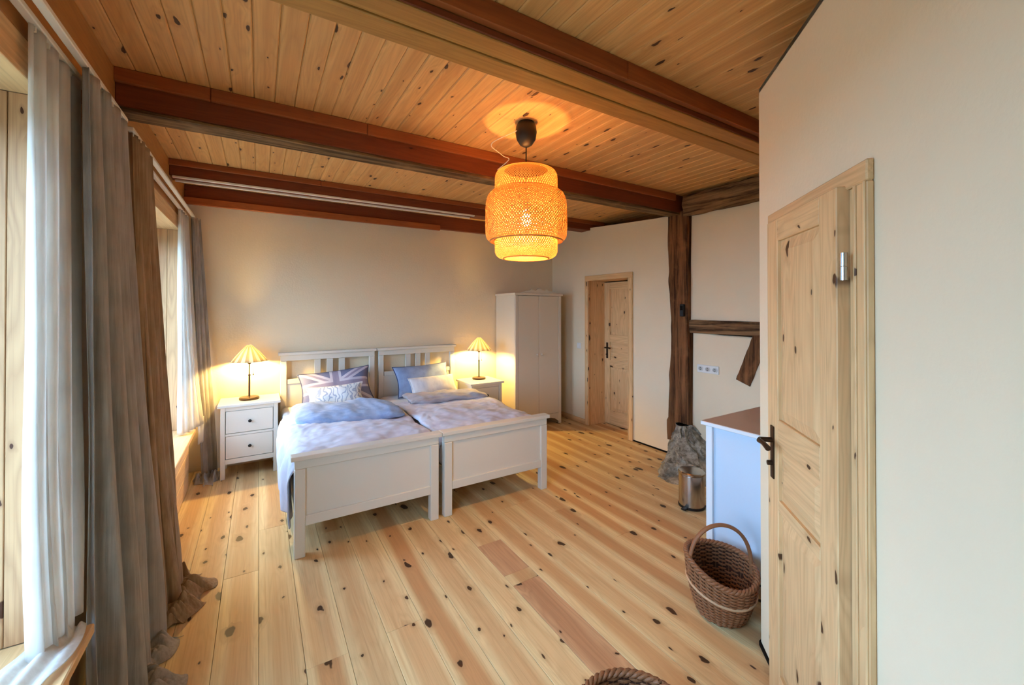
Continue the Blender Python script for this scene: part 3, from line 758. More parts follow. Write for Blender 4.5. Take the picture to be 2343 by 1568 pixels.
# near sheer, gathered at the far end of the near window, its hem trailing over the sill
def zs1(u, v, z):
    if v > 0.93: return max(0.527, z) + 0.012 * abs(math.sin(20 * u)) + 0.01
    return z
sh = curtain('sheer_curtain', 'white sheer curtain gathered at the near window, hem lying on the sill', 'curtain', 'sheer',
        [(-0.592, 1.83), (-0.592, 2.0), (-0.592, 2.20)], [(-0.575, 1.83), (-0.545, 1.92), (-0.535, 2.05)], 2.487, 0.53, 4.2, 0.012, 0.016, 11, 160, 60, 1.6, zs1)
b = B(sh.location)
def trail(u, v):
    # hem trailing along the sill towards the camera
    y = lerp(1.98, 1.30, v); x = lerp(-0.50, -0.63, u) - 0.05 * v + 0.02 * math.sin(9 * v + 2 * u)
    return (x, y, 0.527 + 0.032 * (0.5 + 0.5 * math.sin(u * 17 + 3 * v)) * (1 - 0.5 * v) * math.sin(PI * min(1, max(0, u))) + 0.01 + 0.015 * nz(u * 5, v * 7, 1))
b.grid(trail, 50, 40); b.build('trailing_hem', M['sheer'], sh, smooth=180, solid=0.002)
# near thick curtain (right half of the near window's pair)
cu = curtain('linen_curtain', 'grey linen curtain beside the near white sheer, falling to the floor', 'curtain', 'linen',
        [(-0.545, 2.08), (-0.535, 2.3), (-0.545, 2.61)], [(-0.50, 2.04), (-0.43, 2.18), (-0.44, 2.42), (-0.42, 2.66)], 2.50, 0.015, 4.3, 0.013, 0.030, 4)
train(cu, [(-0.47, 2.16), (-0.45, 2.36), (-0.46, 2.60)], (1, 0.05), 0.20, 7, 0.085, 5.5, 'linen')
# left half of the far window's pair
cu = curtain('linen_curtain', 'brown linen curtain beyond the grey one, with a crumpled heap on the floor', 'curtain', 'linen2',
        [(-0.545, 2.74), (-0.525, 2.9), (-0.545, 3.16)], [(-0.46, 2.64), (-0.41, 2.78), (-0.39, 2.98), (-0.42, 3.2)], 2.50, 0.012, 4.3, 0.013, 0.032, 9)
train(cu, [(-0.44, 2.66), (-0.41, 2.88), (-0.43, 3.12)], (1, 0.12), 0.23, 8, 0.12, 2.3, 'linen2')
# far sheer and far thick curtain
def zs2(u, v, z): return z
sh = curtain('sheer_curtain', 'white sheer curtain at the far window, near the left nightstand', 'curtain', 'sheer',
        [(-0.592, 4.56), (-0.585, 4.72), (-0.58, 4.92)], [(-0.575, 4.50), (-0.50, 4.66), (-0.46, 4.84)], 2.487, 0.535, 4.2, 0.012, 0.022, 21, 140, 50, 1.4)
b = B(sh.location)
b.grid(lambda u, v: (lerp(-0.475, -0.435, u) + 0.006 * math.sin(u * 12), lerp(4.77, 4.86, u), lerp(0.60, 0.36, v)), 14, 8); b.build('hem_corner', M['sheer'], sh, smooth=180, solid=0.002)
cu = curtain('linen_curtain', 'grey-brown linen curtain in the corner beside the left nightstand', 'curtain', 'linen',
        [(-0.555, 4.97), (-0.535, 5.0), (-0.50, 5.06)], [(-0.455, 4.84), (-0.40, 4.90), (-0.355, 4.98)], 2.50, 0.02, 3.2, 0.010, 0.020, 31, 120, 50, 1.0)
train(cu, [(-0.52, 4.93), (-0.42, 4.88), (-0.335, 4.90)], (0.05, -1), 0.22, 6, 0.10, 4.4, 'linen')

# ------------------------------------------------------------------ beds
def bed(x0, label):
    x1 = x0 + 0.985; yf, yh = 3.0, 5.06
    r = thing('single_bed', ((x0 + x1) / 2, 4.05, 0), label, 'bed', 'white single beds'); o = r.location; W = M['white']
    # footboard
    fb = B(o); fb.box(x0, x1, yf, yf + 0.05, 0.575, 0.632, 0.003); fb.box(x0 + 0.065, x1 - 0.065, yf, yf + 0.045, 0.20, 0.265, 0.003)
    fo = fb.build('footboard', W, r)
    b = B(o); b.box(x0 + 0.06, x1 - 0.06, yf + 0.014, yf + 0.03, 0.26, 0.58); b.build('footboard_panel', W, fo)
    b = B(o); b.box(x0 - 0.022, x1 + 0.022, yf - 0.018, yf + 0.068, 0.632, 0.662, 0.006, 2); b.build('footboard_cap', W, fo)
    for a in (x0, x1 - 0.065):
        b = B(o); b.box(a, a + 0.065, yf - 0.004, yf + 0.055, 0.0, 0.574, 0.004); b.build('leg', W, r)
    # headboard
    hb = B(o); hb.box(x0, x1, yh, yh + 0.045, 1.052, 1.112, 0.003); hb.box(x0 + 0.065, x1 - 0.065, yh + 0.004, yh + 0.04, 0.80, 0.852, 0.003)
    ho = hb.build('headboard', W, r)
    b = B(o); b.box(x0 + 0.06, x1 - 0.06, yh + 0.012, yh + 0.034, 0.30, 0.802); b.build('headboard_panel', W, ho)
    b = B(o); b.box(x0 - 0.02, x1 + 0.02, yh - 0.02, yh + 0.062, 1.112, 1.142, 0.006, 2); b.build('headboard_cap', W, ho)
    xm = (x0 + x1) / 2
    for k in (-1, 0, 1):
        b = B(o); b.box(xm + k * 0.128 - 0.032, xm + k * 0.128 + 0.032, yh + 0.012, yh + 0.034, 0.85, 1.054, 0.002); b.build('slat', W, ho)
    for a in (x0, x1 - 0.06):
        b = B(o); b.box(a, a + 0.06, yh - 0.003, yh + 0.048, 0.0, 1.0525, 0.004); b.build('leg', W, r)
    for a in (x0 + 0.015, x1 - 0.035):
        b = B(o); b.box(a, a + 0.02, yf + 0.05, yh, 0.22, 0.36, 0.003); b.build('side_rail', W, r)
    b = B(o); b.box(x0 + 0.036, x1 - 0.036, yf + 0.06, yh - 0.01, 0.27, 0.30); b.build('slatted_base', W, r)
    return r
BX = (0.200, 1.232)
bed(BX[0], 'white single bed on the left, next to the window-side nightstand')
bed(BX[1], 'white single bed on the right, next to the wardrobe side')
def mattress(x0, label):
    x1 = x0 + 0.985
    b = B(((x0 + x1) / 2, 4.05, 0.3)); b.box(x0 + 0.008, x1 - 0.008, 3.07, 5.045, 0.362, 0.56, 0.05, 4)
    b.box(x0 + 0.04, x1 - 0.04, 3.08, 5.03, 0.301, 0.40)
    o = b.build('mattress', M['sheet'], smooth=60); tag(o, label, 'mattress', 'mattresses in white sheets')
mattress(BX[0], 'white sheeted mattress of the left bed'); mattress(BX[1], 'white sheeted mattress of the right bed')

def duvet(label, xs, side, fold, seed):
    """xs: section across the bed as (x, z) polyline; fold: (y0, y1) of the turned-back part"""
    r = thing('duvet', ((BX[0] if side < 0 else BX[1]) + 0.49, 3.7, 0.56), label, 'duvet', 'duvets'); o = r.location
    y0, y1 = 3.075, fold[1] - 0.04
    b = B(o)
    def fn(u, v):
        p = path([(q[0], 0, q[1]) for q in xs], u); y = lerp(y0, y1, v)
        top = min(1, max(0, (p.z - 0.45) / 0.12))
        puff = 0.035 * math.sin(PI * min(1, max(0, v))) ** 0.5 + 0.03 * nz(p.x * 2.6, y * 2.6, seed) + 0.012 * nz(p.x * 9, y * 7, seed) + 0.010 * (0.5 - abs(nz(p.x * 8 + 2 * nz(y * 3, p.x * 3, 1), y * 15, seed))) + 0.006 * nz(p.x * 24, y * 18, seed)
        z = p.z + top * puff
        x = p.x + (1 - top) * (0.022 * math.sin(y * 17 + seed) + 0.014 * math.sin(y * 31)) * (1 if side < 0 else -1) + 0.006 * nz(p.z * 9, y * 9, seed)
        e = min(1, v / 0.05); z -= 0.05 * (1 - e) * top
        return (x, y, z)
    b.grid(fn, 110, 90); bmesh.ops.recalc_face_normals(b.bm, faces=list(b.bm.faces))
    b.build('cover', M['duvet'], r, smooth=180, solid=0.006)
    return r
dl_ = duvet('lilac-white duvet of the left bed hanging over its side', [(0.178, 0.17), (0.170, 0.34), (0.172, 0.50), (0.21, 0.575), (0.30, 0.605), (0.50, 0.615), (0.80, 0.61), (1.05, 0.605), (1.17, 0.595), (1.196, 0.57)], -1, (3.85, 4.5), 3.3)
dr_ = duvet('lilac-white duvet of the right bed with greyish turned-back top', [(1.222, 0.57), (1.25, 0.60), (1.45, 0.61), (1.75, 0.61), (2.0, 0.605), (2.16, 0.595), (2.225, 0.55), (2.24, 0.46), (2.245, 0.36)], 1, (4.0, 4.42), 6.1)
def fold(r, name, mat, xa, xb, ya, yb, h, seed, skew=0.0):
    """turned-back end of a duvet: a flat pillow-like roll"""
    b = B(r.location)
    def fn(u, v):
        a = 2 * PI * v; x = lerp(xa, xb, u); ey = math.cos(a); ez = math.sin(a)
        ez = math.copysign(abs(ez) ** 0.7, ez); ey = math.copysign(abs(ey) ** 0.75, ey)
        pin = min(1, 8 * u * (1 - u)) ** 0.5
        cy = (ya + yb) / 2 + skew * (u - 0.5); ry = (yb - ya) / 2
        z = 0.655 + h * ez * (0.25 + 0.75 * pin) + 0.022 * nz(x * 5, ey * 1.5, seed) + 0.012 * nz(x * 14, ey * 4 + ez, seed)
        return (x + 0.012 * nz(ey * 3, ez * 3, x), cy + ry * ey * (0.86 + 0.14 * pin) + 0.02 * nz(x * 4, 3, seed), z)
    b.grid(fn, 80, 40, False); bmesh.ops.recalc_face_normals(b.bm, faces=list(b.bm.faces))
    bmesh.ops.holes_fill(b.bm, edges=[e for e in b.bm.edges if e.is_boundary], sides=0)
    return b.build(name, M[mat], r, smooth=180)
fold(dl_, 'blue_turnback', 'blue', 0.27, 1.14, 3.74, 4.50, 0.055, 2.2, -0.14)
fold(dr_, 'grey_turnback', 'fold_shading', 1.34, 2.17, 4.05, 4.45, 0.038, 5.2, -0.10)

# pillows
def flagmat(name):
    t = NT(name); c = t.n('ShaderNodeTexCoord').outputs['Object']; sp = t.n('ShaderNodeSeparateXYZ', ins={0: c})
    x, y = sp.outputs[0], sp.outputs[1]
    ax, ay = t.math('ABSOLUTE', x), t.math('ABSOLUTE', y)
    dg = t.math('ABSOLUTE', t.math('SUBTRACT', t.math('MULTIPLY', ax, 0.62), ay))
    base = srgb(122, 126, 158); pale = srgb(200, 196, 212); mid = srgb(156, 148, 172)
    colr = t.mix(t.math('LESS_THAN', dg, 0.045), base, pale)
    colr = t.mix(t.math('LESS_THAN', dg, 0.014), colr, mid)
    cr = t.math('MINIMUM', ax, ay)
    colr = t.mix(t.math('LESS_THAN', cr, 0.058), colr, pale); colr = t.mix(t.math('LESS_THAN', cr, 0.032), colr, mid)
    n2 = t.noise(c, 20, 3); t.set(col=colr, rough=0.95, spec=0.1); t.bump(n2, 0.4, 0.01); return t.m
def ornmat(name):
    t = NT(name); c = t.n('ShaderNodeTexCoord').outputs['Object']
    wv = t.n('ShaderNodeTexWave', ins={'Vector': c, 'Scale': 7.0, 'Distortion': 11.0, 'Detail': 1.5, 'Detail Scale': 2.0}).outputs[1]
    colr = t.mix(t.smooth(wv, 0.62, 0.78), srgb(236, 238, 242), srgb(176, 186, 208))
    n2 = t.noise(c, 20, 3); t.set(col=colr, rough=0.95, spec=0.1); t.bump(n2, 0.3, 0.01); return t.m
M['flag'] = flagmat('flag_print_cotton'); M['orn'] = ornmat('blue_ornament_print')
M['piping'] = fabric('dark_blue_piping', srgb(92, 98, 128), srgb(78, 84, 112), (10, 10, 10))
M['pblue'] = fabric('pale_blue_cotton', srgb(156, 172, 206), srgb(134, 148, 182), (12, 12, 12), 0, 0.4)
M['pwhite'] = fabric('white_grey_cotton', srgb(232, 230, 234), srgb(208, 206, 214), (18, 9, 9), 0, 0.4)
def pillow(label, w, h, t, mat, loc, tilt, yaw, roll=0.0, seed=0.0, piping=True, ears=0.10):
    r = thing('pillow', loc, label, 'pillow', 'pillows on the beds'); r.rotation_euler = (tilt, roll, yaw)
    rot = r.rotation_euler.to_matrix()
    def out(u, v):      # outline with pulled-out corners and slightly hollow sides
        a, c = 2 * u - 1, 2 * v - 1
        k = 1 - ears * (1 - a * a) * abs(c) ** 2; k2 = 1 - ears * (1 - c * c) * abs(a) ** 2
        return a * w / 2 * k2, c * h / 2 * k
    b = B()
    for sgn in (1, -1):
        def fn(u, v):
            x, y = out(u, v); a, c = abs(2 * u - 1), abs(2 * v - 1)
            z = t / 2 * ((1 - a ** 2.6) * (1 - c ** 2.6)) ** 0.55
            z *= 1 + 0.18 * nz(x * 6, y * 6, seed + sgn)
            return (x, y, sgn * z)
        b.grid(fn, 36, 30)
    bmesh.ops.remove_doubles(b.bm, verts=list(b.bm.verts), dist=1e-5); bmesh.ops.recalc_face_normals(b.bm, faces=list(b.bm.faces))
    body = b.build('cushion', M[mat], r, smooth=180)
    if piping:
        b = B(); pts = []
        for k in range(24): pts.append((*out(k / 24, 0), 0))
        for k in range(20): pts.append((*out(1, k / 20), 0))
        for k in range(24): pts.append((*out(1 - k / 24, 1), 0))
        for k in range(20): pts.append((*out(0, 1 - k / 20), 0))
        b.tube(pts, 0.006, 6, True); b.build('piping', M['piping' if mat in ('flag', 'pblue') else 'pwhite'], body, smooth=180)
    return r
def rd(a): return math.radians(a)
pillow('large flag-print pillow leaning on the left headboard', 0.74, 0.40, 0.17, 'flag', (0.735, 4.90, 0.752), rd(62), rd(-3), rd(-4.5), 1.0)
pillow('small white pillow with blue ornament in front of the flag-print one', 0.56, 0.25, 0.12, 'orn', (0.70, 4.69, 0.695), rd(56), rd(-4), rd(-2.5), 2.0, True, 0.12)
pillow('large pale blue pillow leaning on the right headboard', 0.72, 0.39, 0.17, 'pblue', (1.735, 4.90, 0.748), rd(60), rd(4), rd(-1), 3.0)
pillow('small white-grey pillow in front of the pale blue one', 0.58, 0.27, 0.12, 'pwhite', (1.79, 4.69, 0.69), rd(52), rd(3), rd(-0.5), 4.0, True, 0.06)

# ------------------------------------------------------------------ nightstands and lamps
def nightstand(x0, x1, yf, yb, h, label):
    r = thing('nightstand', ((x0 + x1) / 2, (yf + yb) / 2, 0), label, 'nightstand', 'white nightstands'); o = r.location; W = M['white']
    b = B(o); b.box(x0 - 0.022, x1 + 0.022, yf - 0.022, yb + 0.01, h - 0.025, h, 0.004, 2); b.build('top', W, r)
    for a in (x0, x1 - 0.038):
        for c in (yf, yb - 0.038):
            b = B(o); b.box(a, a + 0.038, c, c + 0.038, 0, h - 0.0255, 0.003); b.build('leg', W, r)
    b = B(o); b.box(x0 + 0.006, x0 + 0.022, yf + 0.038, yb - 0.038, 0.14, h - 0.026); b.box(x1 - 0.022, x1 - 0.006, yf + 0.038, yb - 0.038, 0.14, h - 0.026); b.box(x0 + 0.02, x1 - 0.02, yb - 0.02, yb - 0.008, 0.14, h - 0.026)
    b.box(x0 + 0.02, x1 - 0.02, yf + 0.02, yb - 0.02, 0.14, 0.155)
    for z0, z1 in ((0.14, 0.185), (0.405, 0.425), (h - 0.062, h - 0.026)): b.box(x0 + 0.0385, x1 - 0.0385, yf + 0.004, yf + 0.03, z0, z1)
    b.build('carcass', W, r)
    for z0, z1 in ((0.189, 0.401), (0.429, h - 0.066)):
        b = B(o); b.box(x0 + 0.043, x1 - 0.043, yf + 0.006, yf + 0.03, z0, z1, 0.003); d = b.build('drawer', W, r)
        zc = (z0 + z1) / 2; xc = (x0 + x1) / 2
        b = B((0, 0, 0)); b.lathe([(0.006, 0), (0.006, 0.010), (0.014, 0.016), (0.015, 0.022), (0.010, 0.027)], 16, (0, 0, 0))
        k = b.build('knob', M['black'], d, smooth=50); k.location = (xc - o.x, yf + 0.006 - o.y, zc); k.rotation_euler = (PI / 2, 0, 0)
    return r
nightstand(-0.305, 0.168, 4.735, 5.10, 0.705, 'white two-drawer nightstand between the curtain and the left bed')
nightstand(2.235, 2.665, 4.575, 5.00, 0.69, 'white two-drawer nightstand between the right bed and the wardrobe')
def table_lamp(x, y, z, label):
    r = thing('table_lamp', (x, y, z), label, 'lamp', 'striped table lamps')
    b = B(); b.lathe([(0.0, 0.0), (0.085, 0.0), (0.088, 0.006), (0.088, 0.018), (0.082, 0.024), (0.03, 0.028), (0.012, 0.034)], 40); b.build('base', M['bronze'], r, smooth=40)
    b = B(); b.tube([(0, 0, 0.03), (0, 0, 0.24)], 0.0085, 12); b.tube([(0, 0, 0.24), (0, 0, 0.395)], 0.0055, 12); b.tube([(0, 0, 0.235), (0, 0, 0.25)], 0.011, 12); b.build('stem', M['bronze'], r, smooth=50)
    b = B(); b.lathe([(0.0055, 0.35), (0.017, 0.36), (0.019, 0.408), (0.012, 0.414)], 16); b.build('bulb_holder', M['bronze'], r, smooth=50)
    b = B(); b.tube([(0.02, -0.004, 0.385), (0.034, -0.01, 0.37), (0.034, -0.01, 0.255)], 0.0016, 6); b.tube([(0.034, -0.01, 0.255), (0.034, -0.01, 0.24)], 0.005, 8); b.build('pull_chain', M['bronze'], r, smooth=60)
    # pleated shade
    b = B(); n = 112
    rf = lambda k, n_: 1 + 0.022 * math.cos(28 * 2 * PI * k / n_)
    zz = [(0.160, 0.383), (0.128, 0.425), (0.088, 0.475), (0.022, 0.545)]
    ring = []
    for (rr, z) in zz: ring.append([b.bm.verts.new(Vector((rr * rf(k, n) * math.cos(2 * PI * k / n), rr * rf(k, n) * math.sin(2 * PI * k / n), z))) for k in range(n)])
    for A, C in zip(ring[:-1], ring[1:]):
        for k in range(n): b.bm.faces.new((A[k], A[(k + 1) % n], C[(k + 1) % n], C[k]))
    b.build('lamp_shade', M['shade'], r, smooth=60, solid=0.0012)
    b = B(); b.lathe([(0.0, 0.415), (0.012, 0.418), (0.016, 0.425), (0.024, 0.437), (0.026, 0.448), (0.020, 0.464), (0.006, 0.470)], 18); b.build('light_bulb', M['bulb2'], r, smooth=60)
table_lamp(-0.078, 4.93, 0.705, 'glowing striped table lamp on the left nightstand')
table_lamp(2.475, 4.85, 0.69, 'glowing striped table lamp on the right nightstand')

# ------------------------------------------------------------------ wardrobe
def wardrobe():
    x0, x1, yf, yb, h = 2.885, 3.655, 4.605, 5.115, 1.815
    r = thing('wardrobe', ((x0 + x1) / 2, (yf + yb) / 2, 0), 'tall cream two-door wardrobe with scalloped crown in the corner', 'wardrobe'); o = r.location; W = M['cream']
    b = B(o); b.box(x0, x0 + 0.02, yf + 0.02, yb, 0.03, h - 0.02); b.box(x1 - 0.02, x1, yf + 0.02, yb, 0.03, h - 0.02); b.box(x0 + 0.02, x1 - 0.02, yb - 0.012, yb - 0.002, 0.12, h - 0.02); b.box(x0 + 0.02, x1 - 0.02, yf + 0.02, yb - 0.014, 0.12, 0.14)
    b.build('body', W, r)
    b = B(o); b.box(x0 - 0.015, x1 + 0.015, yf - 0.02, yb + 0.005, h - 0.02, h + 0.012, 0.005, 2); b.build('cornice', W, r)
    for a in (x0, x1 - 0.045):
        b = B(o); b.box(a, a + 0.045, yf - 0.004, yf + 0.019, 0.0, h - 0.0205, 0.004); b.build('stile', W, r)
    # scalloped apron below the doors
    pts = [(x0 + 0.045, 0.15), (x0 + 0.045, 0.035)]
    for k in range(13): u = k / 12; pts.append((lerp(x0 + 0.06, x1 - 0.06, u), 0.045 + 0.06 * math.sin(PI * u) ** 0.35))
    pts += [(x1 - 0.045, 0.035), (x1 - 0.045, 0.15)]
    b = B(o); b.prism(pts, 'Y', yf + 0.001, yf + 0.018); b.build('apron', W, r)
    pts = [(x0 + 0.06, h + 0.0125)]
    for k in range(41):
        u = k / 40; x = lerp(x0 + 0.08, x1 - 0.08, u); c = abs(u - 0.5) * 2
        z = h + 0.013 + 0.062 * (1 - c) ** 0.7 * (1 if c > 0.42 else 0.92) + (0.012 * math.cos(c * 14) if c < 0.45 else 0)
        pts.append((x, z))
    pts.append((x1 - 0.06, h + 0.0125))
    b = B(o); b.prism(pts, 'Y', yf - 0.01, yf + 0.008); b.build('crown', W, r)
    xm = (x0 + x1) / 2
    for a, c, s in ((x0 + 0.048, xm - 0.002, 1), (xm + 0.002, x1 - 0.048, -1)):
        b = B(o); b.box(a, c, yf - 0.002, yf + 0.018, 0.155, h - 0.024, 0.003); d = b.build('door', W, r)
        b = B(); b.lathe([(0.007, 0), (0.007, 0.012), (0.015, 0.018), (0.015, 0.026), (0.009, 0.03)], 16)
        k = b.build('knob', W, d, smooth=50); k.location = ((c - 0.035 if s > 0 else a + 0.035) - o.x, yf - 0.002 - o.y, 0.99); k.rotation_euler = (PI / 2, 0, 0)
        b = B(o); xx = (a + 0.02, c - 0.02)
wardrobe()

# ------------------------------------------------------------------ dresser
def dresser():
    x0, x1, yb, yf, h = 2.345, 3.42, 1.09, 1.535, 0.93
    r = thing('dresser', ((x0 + x1) / 2, (yb + yf) / 2, 0), 'white dresser with brown top behind the wicker basket', 'dresser'); o = r.location; W = M['dresser']
    b = B(o); b.box(x0 - 0.02, x1 + 0.02, yb - 0.005, yf + 0.022, h - 0.025, h - 0.003, 0.003); tp = b.build('top', W, r)
    b = B(o); b.box(x0 - 0.016, x1 + 0.016, yb - 0.002, yf + 0.018, h - 0.0035, h, 0.001); b.build('top_surface', M['browntop'], tp)
    for a in (x0, x1 - 0.042):
        for c in (yb, yf - 0.042):
            b = B(o); b.box(a, a + 0.042, c, c + 0.042, 0, h - 0.0255, 0.003); b.build('leg', W, r)
    for a in (x0 + 0.018, x1 - 0.034):
        b = B(o); b.box(a, a + 0.016, yb + 0.042, yf - 0.042, 0.10, h - 0.026); b.build('side_panel', M['dresser_panel'], r)
    b = B(o); b.box(x0 + 0.03, x1 - 0.03, yb + 0.01, yb + 0.02, 0.1, h - 0.026); b.build('back_panel', W, r)
    for i in range(3):
        z0 = 0.12 + i * 0.262
        b = B(o); b.box(x0 + 0.046, x1 - 0.046, yf - 0.03, yf - 0.006, z0, z0 + 0.252, 0.003); d = b.build('drawer', W, r)
        for xk in (x0 + 0.27, x1 - 0.27):
            b = B(); b.lathe([(0.006, 0), (0.006, 0.010), (0.015, 0.016), (0.015, 0.024), (0.009, 0.028)], 14); k = b.build('knob', M['black'], d, smooth=50)
            k.location = (xk - o.x, yf - 0.006 - o.y, z0 + 0.126); k.rotation_euler = (-PI / 2, 0, 0)
dresser()

# ------------------------------------------------------------------ pedal bin
def pedal_bin():
    r = thing('pedal_bin', (3.03, 2.11, 0), 'small steel pedal bin in front of the field stone', 'bin', rz=rd(190))
    b = B(); b.lathe([(0.098, 0.0), (0.103, 0.004), (0.103, 0.018), (0.100, 0.02)], 40); b.build('base_ring', M['black'], r, smooth=40)
    b = B(); b.lathe([(0.098, 0.02), (0.099, 0.03), (0.099, 0.262), (0.098, 0.266)], 40); b.build('body', M['steel'], r, smooth=40)
    b = B(); b.lathe([(0.1, 0.267), (0.103, 0.27), (0.103, 0.284), (0.095, 0.292), (0.05, 0.300), (0.0, 0.302)], 40); b.build('lid', M['steel'], r, smooth=30)
    b = B(); b.box(0.095, 0.15, -0.02, 0.02, 0.010, 0.022, 0.004); b.build('pedal', M['black'], r)
    b = B(); b.box(-0.115, -0.099, -0.035, 0.035, 0.24, 0.285, 0.004); b.build('hinge_block', M['black'], r)
pedal_bin()

# ------------------------------------------------------------------ wicker baskets
def basket(loc, rz, rb, rt_, h, label, ry=0.92, sag=0.0, handle=True, band=True, stakes=30, rows=27, mat='wicker', tilt=(0.0, 0.0)):
    """stakes + woven rows + braided rim; the long axis (x) carries the handle"""
    r = thing('wicker_basket', loc, label, 'basket', rz=rz)
    def rad(v): return lerp(rb, rt_, math.sin(v * PI / 2) ** 0.85)
    def P(a, v, off=0.0):
        R = rad(v) + off; hz = h + sag * math.cos(2 * a) + tilt[0] * math.cos(a) + tilt[1] * math.sin(a)
        return Vector((R * math.cos(a), R * ry * math.sin(a), v * hz))
    b = B()
    for i in range(stakes):
        a = 2 * PI * i / stakes; b.tube([P(a, v / 8) + Vector((0, 0, 0.004)) for v in range(9)], 0.0042, 6)
    b.build('stakes', M['wicker_d'], r, smooth=60, kind='stuff')
    b = B(); seg = stakes * 4
    for k in range(rows):
        v = (k + 0.5) / rows
        if band and k == 15: continue
        pts = []
        for j in range(seg):
            a = 2 * PI * j / seg; off = 0.006 * math.cos(stakes / 2 * a + (PI if k % 2 else 0))
            p = P(a, v, off); p.z += 0.003 * nz(j * 0.4, k, 1) + 0.005; pts.append(p)
        b.tube(pts, h / rows * 0.60, 6, True, flat=0.75)
    b.build('weave', M[mat], r, smooth=60, kind='stuff')
    b = B(); b.grid(lambda u, v: P(2 * PI * u, 0.02 + 0.96 * v, -0.003), 60, 8, True); b.build('inner_wall', M['wicker_shade'], r, smooth=180)
    if band:
        v = 15.5 / rows; b = B(); b.tube([P(2 * PI * j / 60, v, 0.008) + Vector((0, 0, 0.006)) for j in range(60)], 0.007, 8, True); b.build('pale_band', M['wicker_l'], r, smooth=60)
    b = B()
    for ph in (0, 2.1, 4.2):
        pts = []
        for j in range(150):
            a = 2 * PI * j / 150; p = P(a, 1.0); q = 17 * a + ph
            p += Vector((math.cos(a), math.sin(a), 0)) * 0.008 * math.cos(q) + Vector((0, 0, 0.008 * math.sin(q) + 0.006)); pts.append(p)
        b.tube(pts, 0.0075, 6, True)
    b.build('rim', M[mat], r, smooth=60)
    b = B(); b.lathe([(0.0, 0.001), (rb * 0.98, 0.001), (rb * 0.98, 0.012), (0.0, 0.014)], 30); o = b.build('bottom', M['wicker_d'], r, smooth=40); o.scale = (1, ry, 1)
    if handle:
        pts = []; hz = h + sag
        for j in range(33):
            t = j / 32; a = PI * t; pts.append((-(rt_ - 0.004) * math.cos(a), 0, hz - 0.06 + (0.255) * math.sin(a) ** 0.75))
        b = B(); b.tube(pts, 0.0095, 10, flat=1.4)
        for ph in ():
            q = []
            for j in range(161):
                t = j / 160; a = PI * t; c = Vector((-(rt_ - 0.004) * math.cos(a), 0, hz - 0.06 + 0.255 * math.sin(a) ** 0.75))
                q.append(c + Vector((-math.cos(a) * math.cos(t * 60 + ph), math.sin(t * 60 + ph), math.sin(a) * math.cos(t * 60 + ph))) * 0.009)
            b.tube(q, 0.004, 5)
        b.build('handle', M[mat], r, smooth=60)
    return r
basket((2.105, 1.295, 0), -YAW, 0.112, 0.170, 0.255, 'brown wicker basket with arched handle standing by the dresser', 1.0, 0.012, tilt=(-0.018, 0.032))
basket((1.03, 0.91, 0), rd(20), 0.15, 0.195, 0.285, 'dark wicker basket cut off by the bottom edge of the picture', 1.0, 0.0, False, False, mat='wicker')

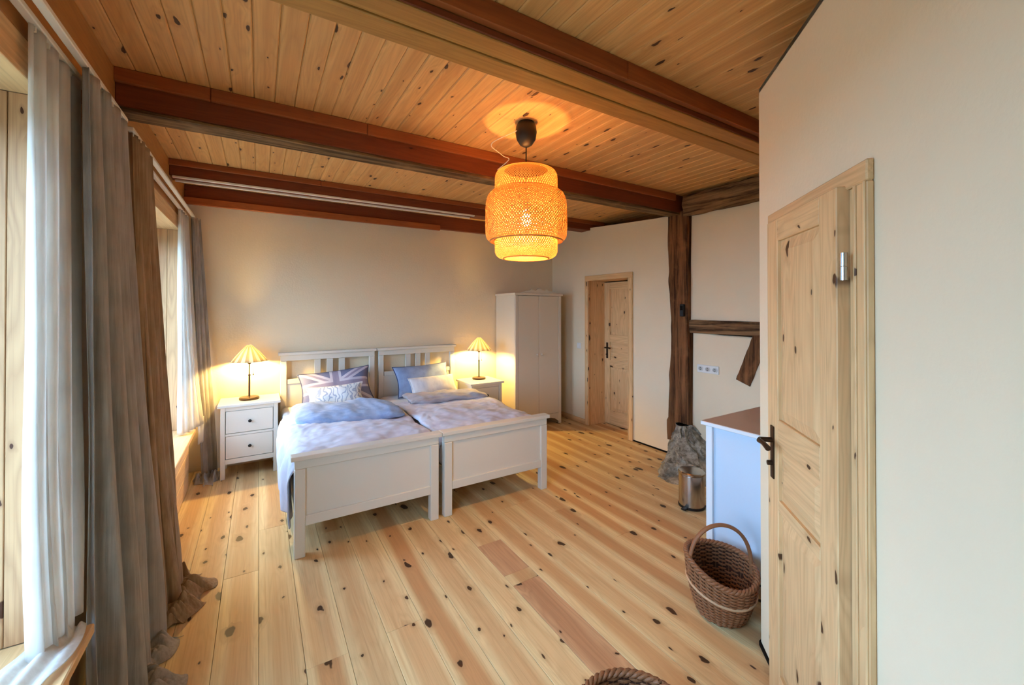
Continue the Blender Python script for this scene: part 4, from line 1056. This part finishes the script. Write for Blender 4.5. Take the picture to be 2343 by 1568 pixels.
# ------------------------------------------------------------------ pendant lamp
def pendant():
    c = (1.478, 2.225); zt, zb = 2.515, 1.945
    r = thing('pendant_lamp', (c[0], c[1], ZC), 'woven bamboo pendant lamp glowing above the foot of the beds', 'lamp'); o = Vector((c[0], c[1], ZC)); L = lambda z: z - ZC
    b = B(); b.lathe([(0.052, L(2.829)), (0.066, L(2.80)), (0.070, L(2.765)), (0.062, L(2.72)), (0.040, L(2.685)), (0.014, L(2.67))], 32); b.build('ceiling_cup', M['black'], r, smooth=60)
    b = B(); b.tube([(0, 0, L(2.672)), (0, 0, L(2.34))], 0.004, 8); b.build('cord', M['black'], r, smooth=60)
    # loose loop of flex from the cup towards the beam
    lp = [(-0.05, 0.0, L(2.775)), (-0.10, 0.01, L(2.745)), (-0.17, 0.03, L(2.705)), (-0.215, 0.06, L(2.675)), (-0.20, 0.10, L(2.665)), (-0.12, 0.17, L(2.675)), (-0.02, 0.25, L(2.685)), (0.05, 0.30, L(2.69)), (0.10, 0.55, L(2.70))]
    b = B(); b.tube([path(lp, k / 40) for k in range(41)], 0.0028, 6); b.build('loose_flex', M['rail'], r, smooth=60)
    b = B(); b.lathe([(0.006, L(2.345)), (0.020, L(2.335)), (0.022, L(2.27)), (0.018, L(2.262))], 20); b.build('bulb_holder', M['black'], r, smooth=50)
    b = B(); b.lathe([(0.0, L(2.262)), (0.014, L(2.26)), (0.020, L(2.24)), (0.034, L(2.21)), (0.036, L(2.19)), (0.030, L(2.168)), (0.016, L(2.155)), (0.0, L(2.152))], 24); b.build('light_bulb', M['bulb'], r, smooth=60)
    def lattice(name, prof, n, turns, wid):
        # prof: smooth (radius, z) outline; strips run both ways round it
        b = B(); pts = [(p[0], 0, p[1]) for p in prof]; m = 30; R0 = max(p[0] for p in prof)
        for sgn in (1, -1):
            for k in range(n):
                A = []; 
                for j in range(m + 1):
                    t = j / m; p = path(pts, t); a = 2 * PI * k / n + sgn * turns * 2 * PI * t
                    R = p.x + 0.0012 * sgn
                    for e in (-1, 1):
                        aa = a + e * wid / 2 / R0
                        A.append(b.bm.verts.new((R * math.cos(aa), R * math.sin(aa), L(p.z))))
                for j in range(m): b.bm.faces.new((A[2 * j], A[2 * j + 1], A[2 * j + 3], A[2 * j + 2]))
        ob = b.build(name, M['bamboo'], r, smooth=180, kind='stuff'); return ob
    lattice('inner_weave', [(0.146, zb), (0.175, zb + 0.004), (0.198, zb + 0.028), (0.203, zb + 0.08), (0.203, zb + 0.29), (0.203, zt - 0.09), (0.198, zt - 0.03), (0.176, zt - 0.005), (0.146, zt)], 80, 0.62, 0.0078)
    lattice('outer_weave', [(0.205, zb + 0.122), (0.235, zb + 0.112), (0.258, zb + 0.135), (0.264, zb + 0.19), (0.264, zb + 0.28), (0.262, zb + 0.345), (0.248, zb + 0.40), (0.225, zb + 0.425), (0.204, zb + 0.43)], 90, 0.42, 0.0090)
    for (R, z, q) in ((0.146, zt, 0.005), (0.146, zb, 0.005), (0.205, zb + 0.118, 0.004), (0.236, zb + 0.110, 0.004), (0.205, zb + 0.432, 0.003)):
        b = B(); b.tube([(R * math.cos(2 * PI * k / 64), R * math.sin(2 * PI * k / 64), L(z)) for k in range(64)], q, 6, True); b.build('hoop', M['bamboo'], r, smooth=60)
    b = B()
    for k in range(3):
        a = 2 * PI * k / 3 + 0.3; b.tube([(0.016 * math.cos(a), 0.016 * math.sin(a), L(2.30)), (0.2 * math.cos(a), 0.2 * math.sin(a), L(2.33))], 0.002, 6)
    b.build('spider', M['black'], r, smooth=60)
pendant()
